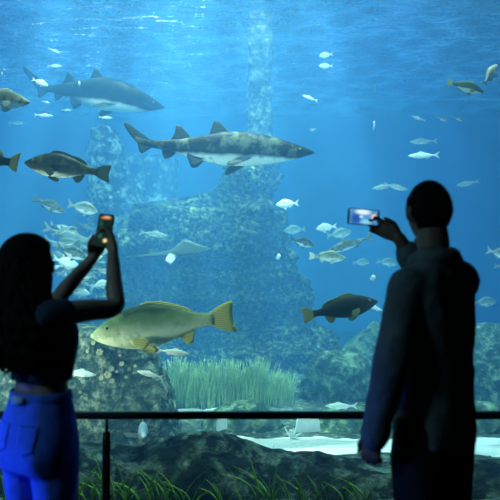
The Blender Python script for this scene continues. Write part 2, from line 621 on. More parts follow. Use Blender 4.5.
pboulder('reef_boulder', 392, 318, 8.0, 120, M['right_rock'], .10, 1.8, 11, 'green rock mound rising behind the man below the dark fish', ry=.36)
pboulder('reef_boulder', 340, 348, 7.25, 90, M['right_rock'], .09, 1.9, 12, 'low green rock left of the man, above the rail', ry=.25)
pboulder('reef_boulder', 290, 372, 7.95, 84, M['right_rock'], .07, 2.0, 13, 'low rock between the seagrass bed and the low green rock', ry=.22)
pboulder('reef_boulder', 494, 322, 7.2, 120, M['right_rock'], .10, 1.7, 14, 'green rock slope at the far right edge behind the man', ry=.36)
pboulder('reef_boulder', 243, 402, 6.0, 92, M['right_rock'], .05, 2.2, 15, 'flat low rock ledge in front of the seagrass bed behind the rail', ry=.36)
pboulder('reef_boulder', 354, 403, 6.0, 106, M['right_rock'], .05, 2.2, 16, 'flat rock ledge left of the man just above the bright sand', ry=.36)
pboulder('reef_boulder', 480, 400, 5.95, 130, M['right_rock'], .05, 2.2, 17, 'flat rock ledge right of the man behind the rail', ry=.30)

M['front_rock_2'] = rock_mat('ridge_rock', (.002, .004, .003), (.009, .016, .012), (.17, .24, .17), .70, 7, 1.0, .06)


def rock_ridge(name, crest, y0, y1, seed, label):
    """a long low ridge: CREST rows (photo x, photo y of the crest) seen at the middle depth"""
    ym = (y0 + y1) / 2 + .05
    pts = [P(px, py, ym) for px, py in crest]
    x0, x1 = pts[0].x, pts[-1].x
    nx, ny = 300, 44
    tab = [(p.x, p.z, 0, 0) for p in pts]
    vs, fs = [], []
    for j in range(ny + 1):
        v = j / ny
        for i in range(nx + 1):
            x = x0 + (x1 - x0) * i / nx
            top = smooth_tab(tab, x)[0]
            sh = max(0, 1 - abs(2 * v - 1) ** 2.4) ** .6
            p = Vector((x, y0 + (y1 - y0) * v, 0))
            d = .06 * noise.fractal(Vector((x * 2.0, p.y * 3.2, seed)), 1, 2, 4) + .035 * (abs(noise.noise(Vector((x * 2.6, p.y * 7, seed + 4)))) - .3) + .012 * noise.noise(Vector((x * 13, p.y * 16, seed)))
            end = min(1, i / 12, (nx - i) / 12)
            z = -.06 + (top + .06 + d) * sh * end ** .5
            p.y += .05 * noise.noise(Vector((x * 2, v * 3, seed)))
            vs.append(Vector((p.x, p.y, z)))
    for j in range(ny):
        for i in range(nx):
            a = j * (nx + 1) + i
            fs.append((a, a + 1, a + nx + 2, a + nx + 1))
    rim = [i for i in range(nx + 1)] + [j * (nx + 1) + nx for j in range(1, ny + 1)] + [ny * (nx + 1) + i for i in range(nx - 1, -1, -1)] + [j * (nx + 1) for j in range(ny - 1, 0, -1)]
    fs.append(tuple(reversed(rim)))
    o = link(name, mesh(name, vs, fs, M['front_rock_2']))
    return tag(o, label, 'rock')


# pale slabs on the sand
for (px, py, wd, ht, lab) in ((308, 424, 22, 11, 'pale square slab standing on the bright sand under the rail'),
                              (222, 426, 10, 15, 'narrow pale upright slab on the sand behind the hump of the rock ridge')):
    c = P(px, py, 5.75)
    hw, hh = wd / 2 / FPX * 5.75, ht / 2 / FPX * 5.75
    b = MB()
    z0 = sand_z(c.x, 5.75) - .02
    rings = []
    for z_, k in ((z0, 1.1), (z0 + .01, 1.12), (c.z + hh - .02, 1.0), (c.z + hh, .9)):
        rings.append([Vector((c.x + hw * k * sx, 5.75 + .03 * sy, z_)) for sx, sy in ((-1, -1), (-.5, -1.1), (0, -1.1), (.5, -1.1), (1, -1), (1, 1), (0, 1.1), (-1, 1))])
    b.rings(rings)
    o = b.build('stone_slab', plain('pale_slab', (.9, .9, .85), .7), None, False)
    tag(o, lab, 'slab')
# starfish-like pale coral sprig
c = P(293, 434, 5.5)
b = MB()
for k in range(7):
    a = 2 * math.pi * k / 7 + .2
    z0 = sand_z(c.x, 5.5)
    b.tube([(c.x, 5.5, z0), (c.x + .035 * math.cos(a), 5.5 + .03 * math.sin(a), z0 + .03 + .02 * (k % 3)), (c.x + .075 * math.cos(a), 5.5 + .05 * math.sin(a), z0 + .05 + .05 * (k % 2))], [.012, .009, .004], 7)
tag(b.build('coral_sprig', plain('pale_coral', (.8, .85, .75), .8)), 'small pale branching coral on the bright sand beside the square slab', 'coral')

# anemones on the encrusted rock
amat = plain('anemone_skin', (.36, .33, .20), .8)
anemone_spots = [(100, 352, 8), (94, 343, 6), (108, 375, 9), (102, 378, 6), (112, 381, 6), (111, 369, 7), (122, 364, 6), (129, 369, 5), (120, 355, 4), (88, 351, 5), (76, 333, 6),
         (82, 341, 4), (92, 336, 4), (86, 398, 5), (135, 366, 4), (142, 357, 4), (126, 377, 4), (80, 392, 4), (104, 362, 4), (117, 372, 4)]
dg = bpy.context.evaluated_depsgraph_get()
rk = [o for o in COL.objects if o.name.startswith('encrusted_rock')][0]
dg.update()


def hit_rock(o, px, py):
    org = Vector((0, 0, CAMZ)); dr = (P(px, py, 5) - org).normalized()
    ok, loc, nor, _ = o.ray_cast(org, dr)
    return (loc, nor) if ok else (P(px, py, 5.5), Vector((0, -1, 0)))


for i, (px, py, dpx) in enumerate(anemone_spots):
    loc, nor = hit_rock(rk, px, py)
    q = nor.to_track_quat('Z', 'Y').to_matrix()
    rr = dpx * .40 / FPX * loc.y
    b = MB()
    prof = [(.55, -.25), (.7, .1), (.85, .4), (1.05, .6), (.95, .72), (.55, .62), (.3, .45), (.1, .4)]
    b.rings([[q @ Vector((rr * p * math.cos(a) * (1 + .12 * math.sin(6 * a + i) + .08 * math.sin(7 * a)), rr * p * math.sin(a) * (1 + .12 * math.sin(6 * a + i) + .08 * math.sin(7 * a)), rr * z_)) for a in [2 * math.pi * j / 21 for j in range(21)]] for p, z_ in prof])
    an = b.build('anemone', amat)
    an.location = loc
    tag(an, 'small cream cup anemone on the encrusted rock beside the woman', 'anemone', 'anemones on the encrusted rock')


# ------------------------------------------------------------------ plants
def blade(b, base, h, lean, ang, wd, bow=.3, n=7):
    base = Vector(base)
    d = Vector((math.cos(ang), math.sin(ang), 0))
    sd = Vector((-math.sin(ang), math.cos(ang), 0)) * .5 + Vector((d.x, d.y, 0)) * .86
    rings = []
    for i in range(n):
        t_ = i / (n - 1)
        p = base + Vector((0, 0, h * (t_ - bow * t_ * t_ * abs(lean)))) + d * (lean * h * t_ ** 1.7)
        k = wd * (1 - t_) ** .6 * .5 + wd * .06
        nn = Vector((-sd.y, sd.x, 0)) * .25
        rings.append([p - sd * k, p + nn * k, p + sd * k, p - nn * k])
    b.rings(rings)


t = NT('seagrass')
co = t.coord(1)
t.bsdf(t.ramp(t.noise(co, 7, 3), [(.3, (.20, .34, .10)), (.7, (.68, .78, .32))]), .6, .2)
M['bed_grass'] = t.m
t = NT('front_grass')
co = t.coord(1)
t.bsdf(t.ramp(t.noise(co, 9, 3), [(.3, (.05, .17, .01)), (.7, (.26, .46, .05))]), .6, .2)
M['front_grass'] = t.m

b = MB()
rn = random.Random(3)
for i in range(900):
    px = rn.uniform(166, 292)
    y = rn.uniform(6.75, 7.5)
    x = (px - 250) / FPX * y
    top = 360 + 8 * noise.noise((px * .06, 0, 0)) + rn.uniform(-3, 16) + max(0, (px - 262)) * .5
    ztop = P(px, top, y).z
    z0 = sand_z(x, y) - .02
    blade(b, (x, y, z0), max(.12, ztop - z0), rn.uniform(-.18, .25), rn.uniform(-.5, .5), rn.uniform(.008, .017), .1)
o = b.build('seagrass_bed', M['bed_grass'])
tag(o, 'dense pale green seagrass bed on the sand under the tail of the big yellow fish', 'seagrass', kind='stuff')

tufts = [(66, 3.78, 8, .30, 'at the hip of the woman'), (90, 3.75, 10, .30, 'just left of the rail post'), (125, 3.75, 9, .27, 'just right of the rail post'), (152, 3.8, 10, .26, 'below the facing fish'),
         (182, 3.75, 10, .24, 'in front of the hump of the rock ridge'), (232, 3.75, 6, .17, 'at the left end of the long rock ridge'), (268, 3.8, 10, .27, 'with one tall dark blade'),
         (292, 3.75, 9, .23, 'right of the tall bladed tuft'), (328, 3.8, 7, .18, 'under the middle of the long rock ridge'), (354, 3.75, 6, .20, 'nearest the hanging hand of the man'), (4, 3.8, 8, .26, 'left of the legs of the woman')]
for i, (px, y, n, h, where) in enumerate(tufts):
    base = P(px, 500, y)
    base.z = .08
    root_c = Vector((base.x, y, base.z))
    b = MB()
    rn = random.Random(50 + i)
    for k in range(n):
        hh = h * rn.uniform(.65, 1.15)
        ln = rn.choice((-1, 1)) * rn.uniform(.15, 1.0)
        if i == 6 and k == 0: hh, ln = .36, .12
        blade(b, (rn.uniform(-.09, .09), rn.uniform(-.03, .03), 0), hh, ln, rn.uniform(-.6, .6), rn.uniform(.011, .017), .45, 9)
    o = b.build('seagrass_tuft', M['front_grass'])
    o.location = root_c
    tag(o, 'green curving seagrass tuft behind the glass ' + where, 'seagrass')


# ------------------------------------------------------------------ fish
def smooth_tab(tab, s):
    """monotone-ish cubic through table rows (s, a, b, c)"""
    n = len(tab)
    for i in range(n - 1):
        if s <= tab[i + 1][0] or i == n - 2:
            a, b_ = tab[i], tab[i + 1]
            p, q = tab[max(i - 1, 0)], tab[min(i + 2, n - 1)]
            h = b_[0] - a[0]
            t_ = min(1, max(0, (s - a[0]) / h))
            out = []
            for k in range(1, len(a)):
                m0 = (b_[k] - p[k]) / max(1e-6, b_[0] - p[0]) * h
                m1 = (q[k] - a[k]) / max(1e-6, q[0] - a[0]) * h
                t2, t3 = t_ * t_, t_ ** 3
                out.append((2 * t3 - 3 * t2 + 1) * a[k] + (t3 - 2 * t2 + t_) * m0 + (-2 * t3 + 3 * t2) * b_[k] + (t3 - t2) * m1)
            return out


def resample(pts, n):
    pts = [Vector(p) for p in pts]
    L = [0]
    for a, b_ in zip(pts, pts[1:]): L.append(L[-1] + (b_ - a).length)
    out = []
    for i in range(n):
        t_ = L[-1] * i / (n - 1)
        for k in range(len(pts) - 1):
            if t_ <= L[k + 1] + 1e-9 or k == len(pts) - 2:
                f = (t_ - L[k]) / max(1e-9, L[k + 1] - L[k])
                out.append(pts[k].lerp(pts[k + 1], min(1, f)))
                break
    return out


def fin_shape(base, edge, th, nrm, n=11, m=6):
    if len(edge) >= 4:      # round the fin's outline
        e = [Vector(p) for p in edge]
        fine_ = []
        for i in range(len(e) - 1):
            p0, p1, p2, p3 = e[max(i - 1, 0)], e[i], e[i + 1], e[min(i + 2, len(e) - 1)]
            for k_ in range(6):
                u_ = k_ / 6
                fine_.append(p1.lerp(p2, u_).lerp(0.5 * ((2 * p1) + (p2 - p0) * u_ + (2 * p0 - 5 * p1 + 4 * p2 - p3) * u_ * u_ + (3 * p1 - p0 - 3 * p2 + p3) * u_ ** 3), .8))
        edge = fine_ + [e[-1]]
        n = max(n, 19)
    B_, E_ = resample(base, n), resample(edge, n)
    nrm = Vector(nrm).normalized()
    vs, fs = [], []
    for sgn in (1, -1):
        for i in range(m):
            t_ = i / (m - 1)
            for j in range(n):
                e = min(j, n - 1 - j) / ((n - 1) / 2)
                p = B_[j].lerp(E_[j], t_)
                k = th * (1 - t_ * .85) * (.15 + .85 * min(1, e * 2)) * (1 + .25 * math.cos(j * math.pi))
                vs.append(p + nrm * sgn * k)
    o = n * m
    for i in range(m - 1):
        for j in range(n - 1):
            a = i * n + j
            fs.append((a, a + 1, a + n + 1, a + n))
            fs.append((o + a, o + a + n, o + a + n + 1, o + a + 1))
    for j in range(n - 1):
        a = (m - 1) * n + j
        fs.append((a, a + 1, o + a + 1, o + a))
        fs.append((j, o + j, o + j + 1, j + 1))
    for i in range(m - 1):
        a = i * n
        fs.append((a, a + n, o + a + n, o + a))
        a = i * n + n - 1
        fs.append((a, o + a, o + a + n, a + n))
    return vs, fs


# profiles: rows (s from nose to tail root, top, bottom, half width), unit body length, and fins as (name, base[], edge[])
SP = {}
SP['shark'] = dict(
    prof=[(0, .003, -.003, .003), (.025, .014, -.012, .018), (.08, .030, -.026, .036), (.16, .052, -.044, .052), (.26, .073, -.060, .064), (.38, .084, -.072, .068), (.48, .080, -.072, .062),
          (.58, .060, -.058, .050), (.68, .040, -.038, .036), (.76, .027, -.024, .024), (.83, .020, -.017, .016), (.88, .021, -.010, .010), (.93, .030, .004, .006)],
    eye=(.085, .010, .007), mouth=(.10, -.014), tail_s=.85,
    fins=[('dorsal_fin', [(.44, .078), (.55, .064)], [(.44, .078), (.475, .115), (.51, .150), (.535, .152), (.545, .12), (.56, .072)]),
          ('dorsal_fin', [(.645, .044), (.735, .028)], [(.645, .044), (.68, .085), (.71, .112), (.73, .110), (.735, .075), (.755, .032)]),
          ('anal_fin', [(.72, -.030), (.79, -.020)], [(.72, -.030), (.755, -.062), (.785, -.070), (.795, -.045), (.80, -.020)]),
          ('pelvic_fin', [(.58, -.056), (.66, -.040)], [(.58, -.056), (.615, -.095), (.645, -.100), (.66, -.07), (.672, -.042)]),
          ('tail_fin', [(.84, .016), (.86, 0), (.845, -.014)], [(.89, .040), (.94, .080), (.985, .105), (.985, .08), (.95, .03), (.92, .0), (.915, -.025), (.90, -.055), (.865, -.03)])],
    pect=dict(s=.33, z=-.045, y=.055, w=.085, reach=(.06, .11, -.065)))
SP['shark']['prof'] = [(a, b_ * 1.15, c_ * 1.15, d_ * 1.05) for a, b_, c_, d_ in SP['shark']['prof']]
SP['shark']['fins'] = [(n_, [(p[0], p[1] * 1.12) for p in ba], [(p[0], p[1] * .98) for p in ed]) for n_, ba, ed in SP['shark']['fins']]
SP['stout_shark'] = dict(SP['shark'])
SP['stout_shark']['prof'] = [(a, b_ * 1.3, c_ * 1.3, d_ * 1.15) for a, b_, c_, d_ in SP['shark']['prof']]
SP['stout_shark']['fins'] = [(n_, [(p[0], p[1] * 1.25) for p in ba], [(p[0], p[1] * 1.22) for p in ed]) for n_, ba, ed in SP['shark']['fins']]
SP['stout_shark']['fins'][-1] = ('tail_fin', [(.84, .020), (.86, 0), (.845, -.018)], [(.91, .050), (1.0, .115), (1.10, .180), (1.09, .145), (1.0, .05), (.945, .0), (.935, -.03), (.915, -.075), (.865, -.04)])
SP['stout_shark']['pect'] = dict(s=.33, z=-.065, y=.062, w=.10, reach=(.07, .12, -.075))
SP['bass'] = dict(
    prof=[(0, .004, -.012, .004), (.03, .026, -.036, .026), (.10, .068, -.072, .052), (.20, .118, -.110, .074), (.32, .150, -.134, .082), (.44, .150, -.130, .074), (.56, .120, -.104, .058),
          (.67, .080, -.068, .040), (.75, .052, -.044, .026), (.81, .044, -.040, .017), (.85, .046, -.042, .010)],
    eye=(.115, .032, .017), mouth=(.05, -.022), tail_s=.82,
    fins=[('dorsal_fin', [(.28, .140), (.45, .145), (.70, .066)], [(.30, .165), (.36, .185), (.46, .178), (.54, .150), (.62, .140), (.70, .105), (.735, .062)]),
          ('anal_fin', [(.57, -.096), (.69, -.058)], [(.585, -.115), (.625, -.160), (.67, -.150), (.71, -.085), (.715, -.055)]),
          ('pelvic_fin', [(.30, -.128), (.37, -.130)], [(.32, -.150), (.38, -.178), (.42, -.165), (.41, -.13)]),
          ('tail_fin', [(.81, .040), (.82, 0), (.81, -.036)], [(.90, .085), (.995, .110), (.985, .05), (.98, 0), (.985, -.05), (.995, -.105), (.90, -.08)])],
    pect=dict(s=.26, z=-.055, y=.076, w=.055, reach=(.14, .035, -.045)))
SP['spread_bass'] = dict(SP['bass'], pect=dict(s=.26, z=-.03, y=.076, w=.075, reach=(.05, .24, .03)))
SP['big_bass'] = dict(SP['bass'])
SP['big_bass']['prof'] = [(0, .004, -.016, .006), (.03, .030, -.044, .032), (.10, .078, -.082, .060), (.20, .130, -.118, .082), (.32, .158, -.142, .088), (.44, .156, -.136, .080), (.56, .126, -.106, .062),
                          (.67, .084, -.070, .042), (.75, .056, -.046, .028), (.81, .046, -.042, .018), (.85, .048, -.044, .010)]
SP['big_bass']['eye'] = (.125, .036, .019)
SP['big_bass']['mouth'] = (.08, -.030)
SP['big_bass']['fins'] = [('dorsal_fin', [(.34, .150), (.45, .150), (.70, .066)], [(.36, .168), (.42, .176), (.52, .160), (.60, .132), (.68, .095), (.72, .062)]),
                          ('anal_fin', [(.60, -.092), (.68, -.062)], [(.615, -.115), (.65, -.150), (.685, -.140), (.705, -.085), (.71, -.058)]),
                          ('pelvic_fin', [(.31, -.135), (.37, -.135)], [(.34, -.155), (.40, -.178), (.44, -.168), (.41, -.135)]),
                          SP['bass']['fins'][-1]]
SP['big_bass']['pect'] = dict(s=.27, z=-.078, y=.078, w=.045, reach=(.13, .02, -.03))
SP['bream'] = dict(
    prof=[(0, .004, -.010, .004), (.03, .040, -.036, .022), (.10, .100, -.082, .046), (.20, .158, -.132, .062), (.34, .190, -.168, .068), (.48, .180, -.160, .060), (.60, .132, -.116, .046),
          (.70, .076, -.066, .030), (.77, .046, -.040, .018), (.82, .040, -.036, .011), (.85, .042, -.038, .008)],
    eye=(.11, .042, .020), mouth=(.03, -.02), tail_s=.82,
    fins=[('dorsal_fin', [(.24, .170), (.45, .180), (.70, .070)], [(.26, .195), (.36, .232), (.48, .222), (.60, .175), (.72, .105), (.74, .060)]),
          ('anal_fin', [(.54, -.140), (.71, -.060)], [(.56, -.165), (.60, -.190), (.68, -.130), (.73, -.085), (.73, -.055)]),
          ('pelvic_fin', [(.30, -.158), (.37, -.164)], [(.33, -.185), (.40, -.235), (.44, -.215), (.42, -.165)]),
          ('tail_fin', [(.81, .036), (.82, 0), (.81, -.034)], [(.88, .085), (.985, .150), (1.0, .145), (.95, .06), (.925, 0), (.95, -.055), (1.0, -.14), (.98, -.145), (.88, -.08)])],
    pect=dict(s=.25, z=-.035, y=.060, w=.05, reach=(.17, .03, -.04)))
SP['slim'] = dict(
    prof=[(0, .003, -.006, .003), (.03, .018, -.020, .014), (.10, .044, -.046, .030), (.20, .072, -.074, .042), (.34, .092, -.092, .048), (.50, .088, -.086, .043), (.64, .060, -.058, .031),
          (.75, .032, -.030, .018), (.81, .022, -.020, .011), (.85, .022, -.020, .007)],
    eye=(.085, .012, .013), mouth=(.03, -.01), tail_s=.82,
    fins=[('dorsal_fin', [(.32, .088), (.52, .084)], [(.33, .11), (.38, .135), (.46, .118), (.53, .088)]),
          ('anal_fin', [(.56, -.076), (.68, -.048)], [(.575, -.10), (.62, -.112), (.68, -.065), (.70, -.045)]),
          ('tail_fin', [(.81, .020), (.82, 0), (.81, -.018)], [(.88, .055), (.985, .110), (1.0, .105), (.94, .035), (.915, 0), (.94, -.035), (1.0, -.10), (.98, -.105), (.88, -.05)])],
    pect=dict(s=.22, z=-.025, y=.040, w=.035, reach=(.11, .02, -.03)))

rock_ridge('rock_ridge', [(-60, 452), (0, 456), (40, 452), (72, 442), (95, 441), (115, 449), (135, 452), (160, 443), (190, 434), (215, 433), (245, 441), (265, 450), (290, 452), (320, 455), (350, 462), (385, 468), (420, 468), (450, 464), (490, 462), (560, 460)],
           4.05, 4.85, 3.0, 'long dark rippled rock ridge just behind the glass along the bottom')

CACHE = {}


def fish_parts(sp, skin, bend, fine):
    key = (sp, skin, round(bend, 3), fine)
    if key in CACHE: return CACHE[key]
    d = SP[sp]
    bm_, fm_ = SK[skin]
    bendf = lambda x: bend * ((x - .15) ** 2 if x < .15 else .5 * (x - .15) ** 2) * 2.2

    def T(p):      # (s, y, z) -> local: nose +X
        x = .5 - p[0]
        return Vector((x, p[1] + bendf(x), p[2]))
    out = []
    ns, nr = (44, 24) if fine else (22, 14)
    smax = d['prof'][-1][0]
    rings = []
    for i in range(ns):
        s_ = smax * (i / (ns - 1)) ** 1.25
        top, bot, hw = smooth_tab(d['prof'], s_)
        zc, hz = (top + bot) / 2, max(.001, (top - bot) / 2)
        ring = []
        for j in range(nr):
            a = 2 * math.pi * j / nr
            yy = math.copysign(abs(math.cos(a)) ** .9, math.cos(a)) * max(.001, hw)
            z_ = zc + hz * math.sin(a)
            # mouth groove and gill step
            if fine and abs(z_ - d['mouth'][1]) < .008 and s_ < d['mouth'][0]: yy *= .82
            if fine and .2 < s_ < .225 and abs(math.sin(a)) < .8: yy *= .95
            ring.append(T((s_, yy, z_)))
        rings.append(ring)
    b = MB(); b.rings(rings)
    out.append(('body', mesh('body', b.v, b.f, bm_)))
    es, ez, er = d['eye']
    top, bot, hw = smooth_tab(d['prof'], es)
    zc, hz = (top + bot) / 2, (top - bot) / 2
    yy = hw * math.sqrt(max(.1, 1 - ((ez - zc) / hz) ** 2)) * .96
    for sg in (1, -1):
        b = MB()
        p = T((es, yy * sg, ez)); q = T((es, (yy + er * .12) * sg, ez))
        b.ball(p, (er, er * .45, er), None, 14, 8)
        me1 = b
        k = len(me1.f)
        me1.ball(q, (er * .58, er * .42, er * .58), None, 12, 8)
        me = mesh('eye', me1.v, me1.f, [M['eye_ring'], M['eye']])
        for i, pl in enumerate(me.polygons): pl.material_index = 0 if i < k else 1
        out.append(('eye', me))
    for nm, ba, ed in d['fins']:
        if nm == 'pelvic_fin':
            for sg in (1, -1):
                y0 = .018
                v, f = fin_shape([T((p[0], y0 * sg, p[1] + .008)) for p in ba], [T((p[0], y0 * sg * 2.2, p[1])) for p in ed], .004, (0, 1, 0))
                out.append((nm, mesh(nm, v, f, fm_)))
        else:
            v, f = fin_shape([T((p[0], 0, p[1] * .97)) for p in ba], [T((p[0], 0, p[1])) for p in ed], .007 if 'shark' in sp else .005, (0, 1, 0))
            out.append((nm, mesh(nm, v, f, fm_)))
    pc = d['pect']
    for sg in (1, -1):
        r_ = pc['reach']
        s0, z0, y0, wd = pc['s'], pc['z'], pc['y'] * .93, pc['w']
        if 'shark' in sp:
            ba = [T((s0, y0 * sg, z0)), T((s0 + wd, y0 * sg, z0 - .006))]
            ed = [T((s0 + .03, (y0 + .03) * sg, z0 - .02)), T((s0 + r_[0] + .03, (y0 + r_[1] * .7) * sg, z0 + r_[2] * .8)), T((s0 + r_[0] + .075, (y0 + r_[1]) * sg, z0 + r_[2])),
                  T((s0 + r_[0] + .07, (y0 + r_[1] * .6) * sg, z0 + r_[2] * .6)), T((s0 + wd + .012, (y0 + .02) * sg, z0 - .02))]
            nr_ = (0, .6, sg * .8)
        else:
            ba = [T((s0, y0 * sg, z0 + wd * .5)), T((s0 + .01, y0 * sg, z0 - wd * .5))]
            ed = [T((s0 + r_[0] * .8, (y0 + r_[1]) * sg, z0 + wd * .55 + r_[2] * .4)), T((s0 + r_[0], (y0 + r_[1]) * sg, z0 + r_[2])), T((s0 + r_[0] * .7, (y0 + r_[1] * .8) * sg, z0 - wd * .7 + r_[2]))]
            nr_ = (.3, 1, 0)
        v, f = fin_shape(ba, ed, .005, nr_)
        out.append(('pectoral_fin', mesh('pectoral_fin', v, f, fm_)))
    CACHE[key] = out
    return out


def fish(name, sp, skin, nose, tail, y, label, cat='fish', group=None, yaw=0.0, bend=0.0, fine=False, roll=0.0, length=None):
    """nose and tail are photo pixels of the snout and the tail end at depth y; yaw turns the head away from (+) or towards (-) the glass."""
    a, c = P(nose[0], nose[1], y), P(tail[0], tail[1], y)
    ax = a - c
    L = length or ax.length / max(.08, math.cos(R(yaw)))
    d = ax.normalized() * math.cos(R(yaw)) + Vector((0, 1, 0)) * math.sin(R(yaw))
    d.normalize()
    up = Vector((0, 0, 1))
    sd = up.cross(d).normalized()
    up = d.cross(sd)
    m = Matrix((d, sd, up)).transposed().to_4x4() @ Matrix.Rotation(R(roll), 4, 'X')
    root = empty(name, (a + c) / 2, m.to_euler())
    root.scale = (L, L, L)
    tag(root, label, cat, group)
    for nm, me in fish_parts(sp, skin, bend, fine):
        link(nm, me, root)
    return root


# sharks
fish('shark', 'stout_shark', 'dim_shark', (163, 104), (27, 82), 7.6, 'bluish shark at upper left with raised tail, pale belly', 'shark', bend=.25, fine=True, yaw=8)
fish('shark', 'shark', 'shark', (315, 152), (125, 147), 6.0, 'mottled grey shark gliding right in front of the stone pillar', 'shark', bend=-.12, fine=True, yaw=4)
# the large fish
fish('large_fish', 'big_bass', 'big', (92, 335), (236, 315), 4.4, 'large yellow-bellied fish with yellow tail, heading left above the rail', bend=.15, fine=True)
fish('fish', 'bass', 'olive', (24, 162), (109, 173), 4.6, 'olive fish with pale belly heading left below the bluish shark', bend=-.1, fine=True)
fish('fish', 'bass', 'dark', (-58, 150), (30, 168), 4.5, 'dark fish cut off by the left edge, only its tail half showing', bend=.35, fine=True)
fish('fish', 'bass', 'dark', (378, 301), (303, 317), 4.4, 'dark fish with ochre tail heading right beside the man', bend=.2, fine=True)
fish('fish', 'bass', 'speckled', (30, 102), (-34, 97), 4.7, 'pale-bellied fish at the left edge with its head by the shark tail', fine=True)
fish('fish', 'bass', 'green', (484, 92), (447, 82), 5.0, 'green-backed fish with pale belly heading right at the upper right', fine=True)
fish('fish', 'bream', 'pale', (498, 64), (483, 86), 4.6, 'pale round fish turned away at the upper right edge', yaw=8, fine=True)
# middle right group
fish('fish', 'bream', 'grey', (314, 246), (289, 238), 6.4, 'dark grey bream right of the reef rock, nose tipped down', fine=True)
fish('fish', 'bream', 'pale', (316, 229), (337, 226), 6.4, 'small white bream heading left above the dark grey bream', fine=True)
fish('fish', 'bream', 'pale', (276, 205), (299, 203), 6.6, 'white fish beside the edge of the reef rock, tail to the right')
fish('fish', 'bass', 'speckled', (346, 258), (309, 256), 5.8, 'speckled pale fish heading right under the grey long fish', fine=True)
fish('fish', 'slim', 'grey', (326, 252), (374, 236), 6.3, 'grey long fish with forked tail, nose tipped down to the left', fine=True)
fish('fish', 'bream', 'pale', (280, 256), (276, 258), 6.2, 'small white fish seen end-on over the edge of the reef rock', yaw=-72)
fish('fish', 'bream', 'pale', (374, 277), (371, 279), 5.2, 'small white fish seen end-on above the dark fish', yaw=-76)
fish('fish', 'slim', 'pale', (365, 304), (386, 312), 5.0, 'pale fish half hidden between the dark fish and the man')
fish('fish', 'bream', 'silver', (284, 231), (306, 229), 9.0, 'faint hazy fish far behind the dark grey bream')
fish('fish', 'bream', 'silver', (370, 262), (352, 263), 9.0, 'faint hazy fish right of the speckled fish', )
fish('fish', 'bream', 'silver', (398, 264), (376, 261), 8.6, 'faint hazy fish close to the shoulder of the man')
fish('fish', 'bream', 'silver', (352, 232), (326, 236), 8.2, 'hazy fish partly covered by the grey long fish')
fish('fish', 'slim', 'silver', (372, 189), (396, 185), 7.6, 'pale slim fish above the raised phone of the man')
fish('fish', 'slim', 'silver', (408, 190), (383, 184), 7.2, 'slim fish with curved back just left of the head of the man')
fish('fish', 'slim', 'silver', (456, 186), (480, 181), 8.0, 'faint slim fish right of the head of the man')
fish('fish', 'bream', 'silver', (517, 258), (486, 250), 5.6, 'silvery fish leaving the right edge, tail towards the man')
fish('fish', 'bream', 'silver', (515, 266), (494, 266), 6.0, 'fish at the right edge with only its tail showing')
fish('fish', 'bream', 'silver', (497, 302), (472, 303), 7.8, 'hazy pale fish at the right edge above the green rock slope')
# upper water
fish('fish', 'bream', 'pale', (319, 56), (333, 54), 7.6, 'small white fish near the surface, upper of a pair')
fish('fish', 'bream', 'pale', (319, 66), (333, 66), 7.6, 'small white fish near the surface, lower of a pair')
fish('fish', 'slim', 'pale', (302, 95), (318, 101), 7.2, 'small pale fish above the snout of the mottled shark')
fish('fish', 'bream', 'silver', (309, 130), (317, 129), 8.6, 'tiny faint fish right above the mottled shark snout')
fish('fish', 'bream', 'pale', (375, 120), (373, 131), 7.4, 'small white fish hanging upright in open water above the phone', yaw=20)
fish('fish', 'bream', 'silver', (375, 84), (374, 94), 8.2, 'tiny faint upright fish high in the open water', yaw=20)
fish('fish', 'slim', 'silver', (412, 116), (426, 121), 7.6, 'small fish high above the man, leftmost of three in a row')
fish('fish', 'slim', 'grey', (449, 121), (434, 116), 7.6, 'small dark fish high above the man, middle of three in a row')
fish('fish', 'slim', 'grey', (464, 121), (451, 116), 7.6, 'small dark fish high above the man, rightmost of three in a row')
fish('fish', 'slim', 'pale', (408, 156), (440, 155), 7.6, 'fish-shaped stand-in for a bright reflection above the head of the man')  # pale fish mesh in place of a reflected glint
fish('fish', 'slim', 'silver', (409, 142), (438, 141), 8.6, 'fish-shaped stand-in for a fainter reflection streak right above the bright one')  # likewise a reflection streak given a fish's shape
# upper left
fish('fish', 'bream', 'pale', (47, 85), (33, 80), 6.0, 'white fish in front of the tail of the bluish shark', yaw=25)
fish('fish', 'bream', 'pale', (81, 86), (78, 82), 6.0, 'small white fish seen end-on in front of the back of the bluish shark', yaw=-70)
fish('fish', 'bream', 'pale', (4, 75), (-1, 74), 6.2, 'small white fish at the left edge above the shark tail', yaw=-60)
fish('fish', 'slim', 'pale', (53, 116), (34, 115), 7.0, 'small pale fish under the tail of the bluish shark')
fish('fish', 'slim', 'pale', (72, 110), (61, 110), 7.6, 'tiny pale fish under the second fin of the bluish shark')
fish('fish', 'slim', 'pale', (50, 103), (42, 101), 7.6, 'tiny pale fish just below the tail root of the bluish shark')
fish('fish', 'slim', 'silver', (25, 123), (8, 123), 9.0, 'faint small fish near the left edge above the olive fish')
fish('fish', 'slim', 'pale', (60, 53), (48, 48), 7.8, 'small pale fish near the surface left of the shark fins')
fish('fish', 'slim', 'pale', (62, 66), (47, 66), 7.8, 'small pale fish under the one near the surface at left')
fish('fish', 'slim', 'pale', (112, 118), (98, 117), 7.4, 'small pale fish under the belly of the bluish shark')
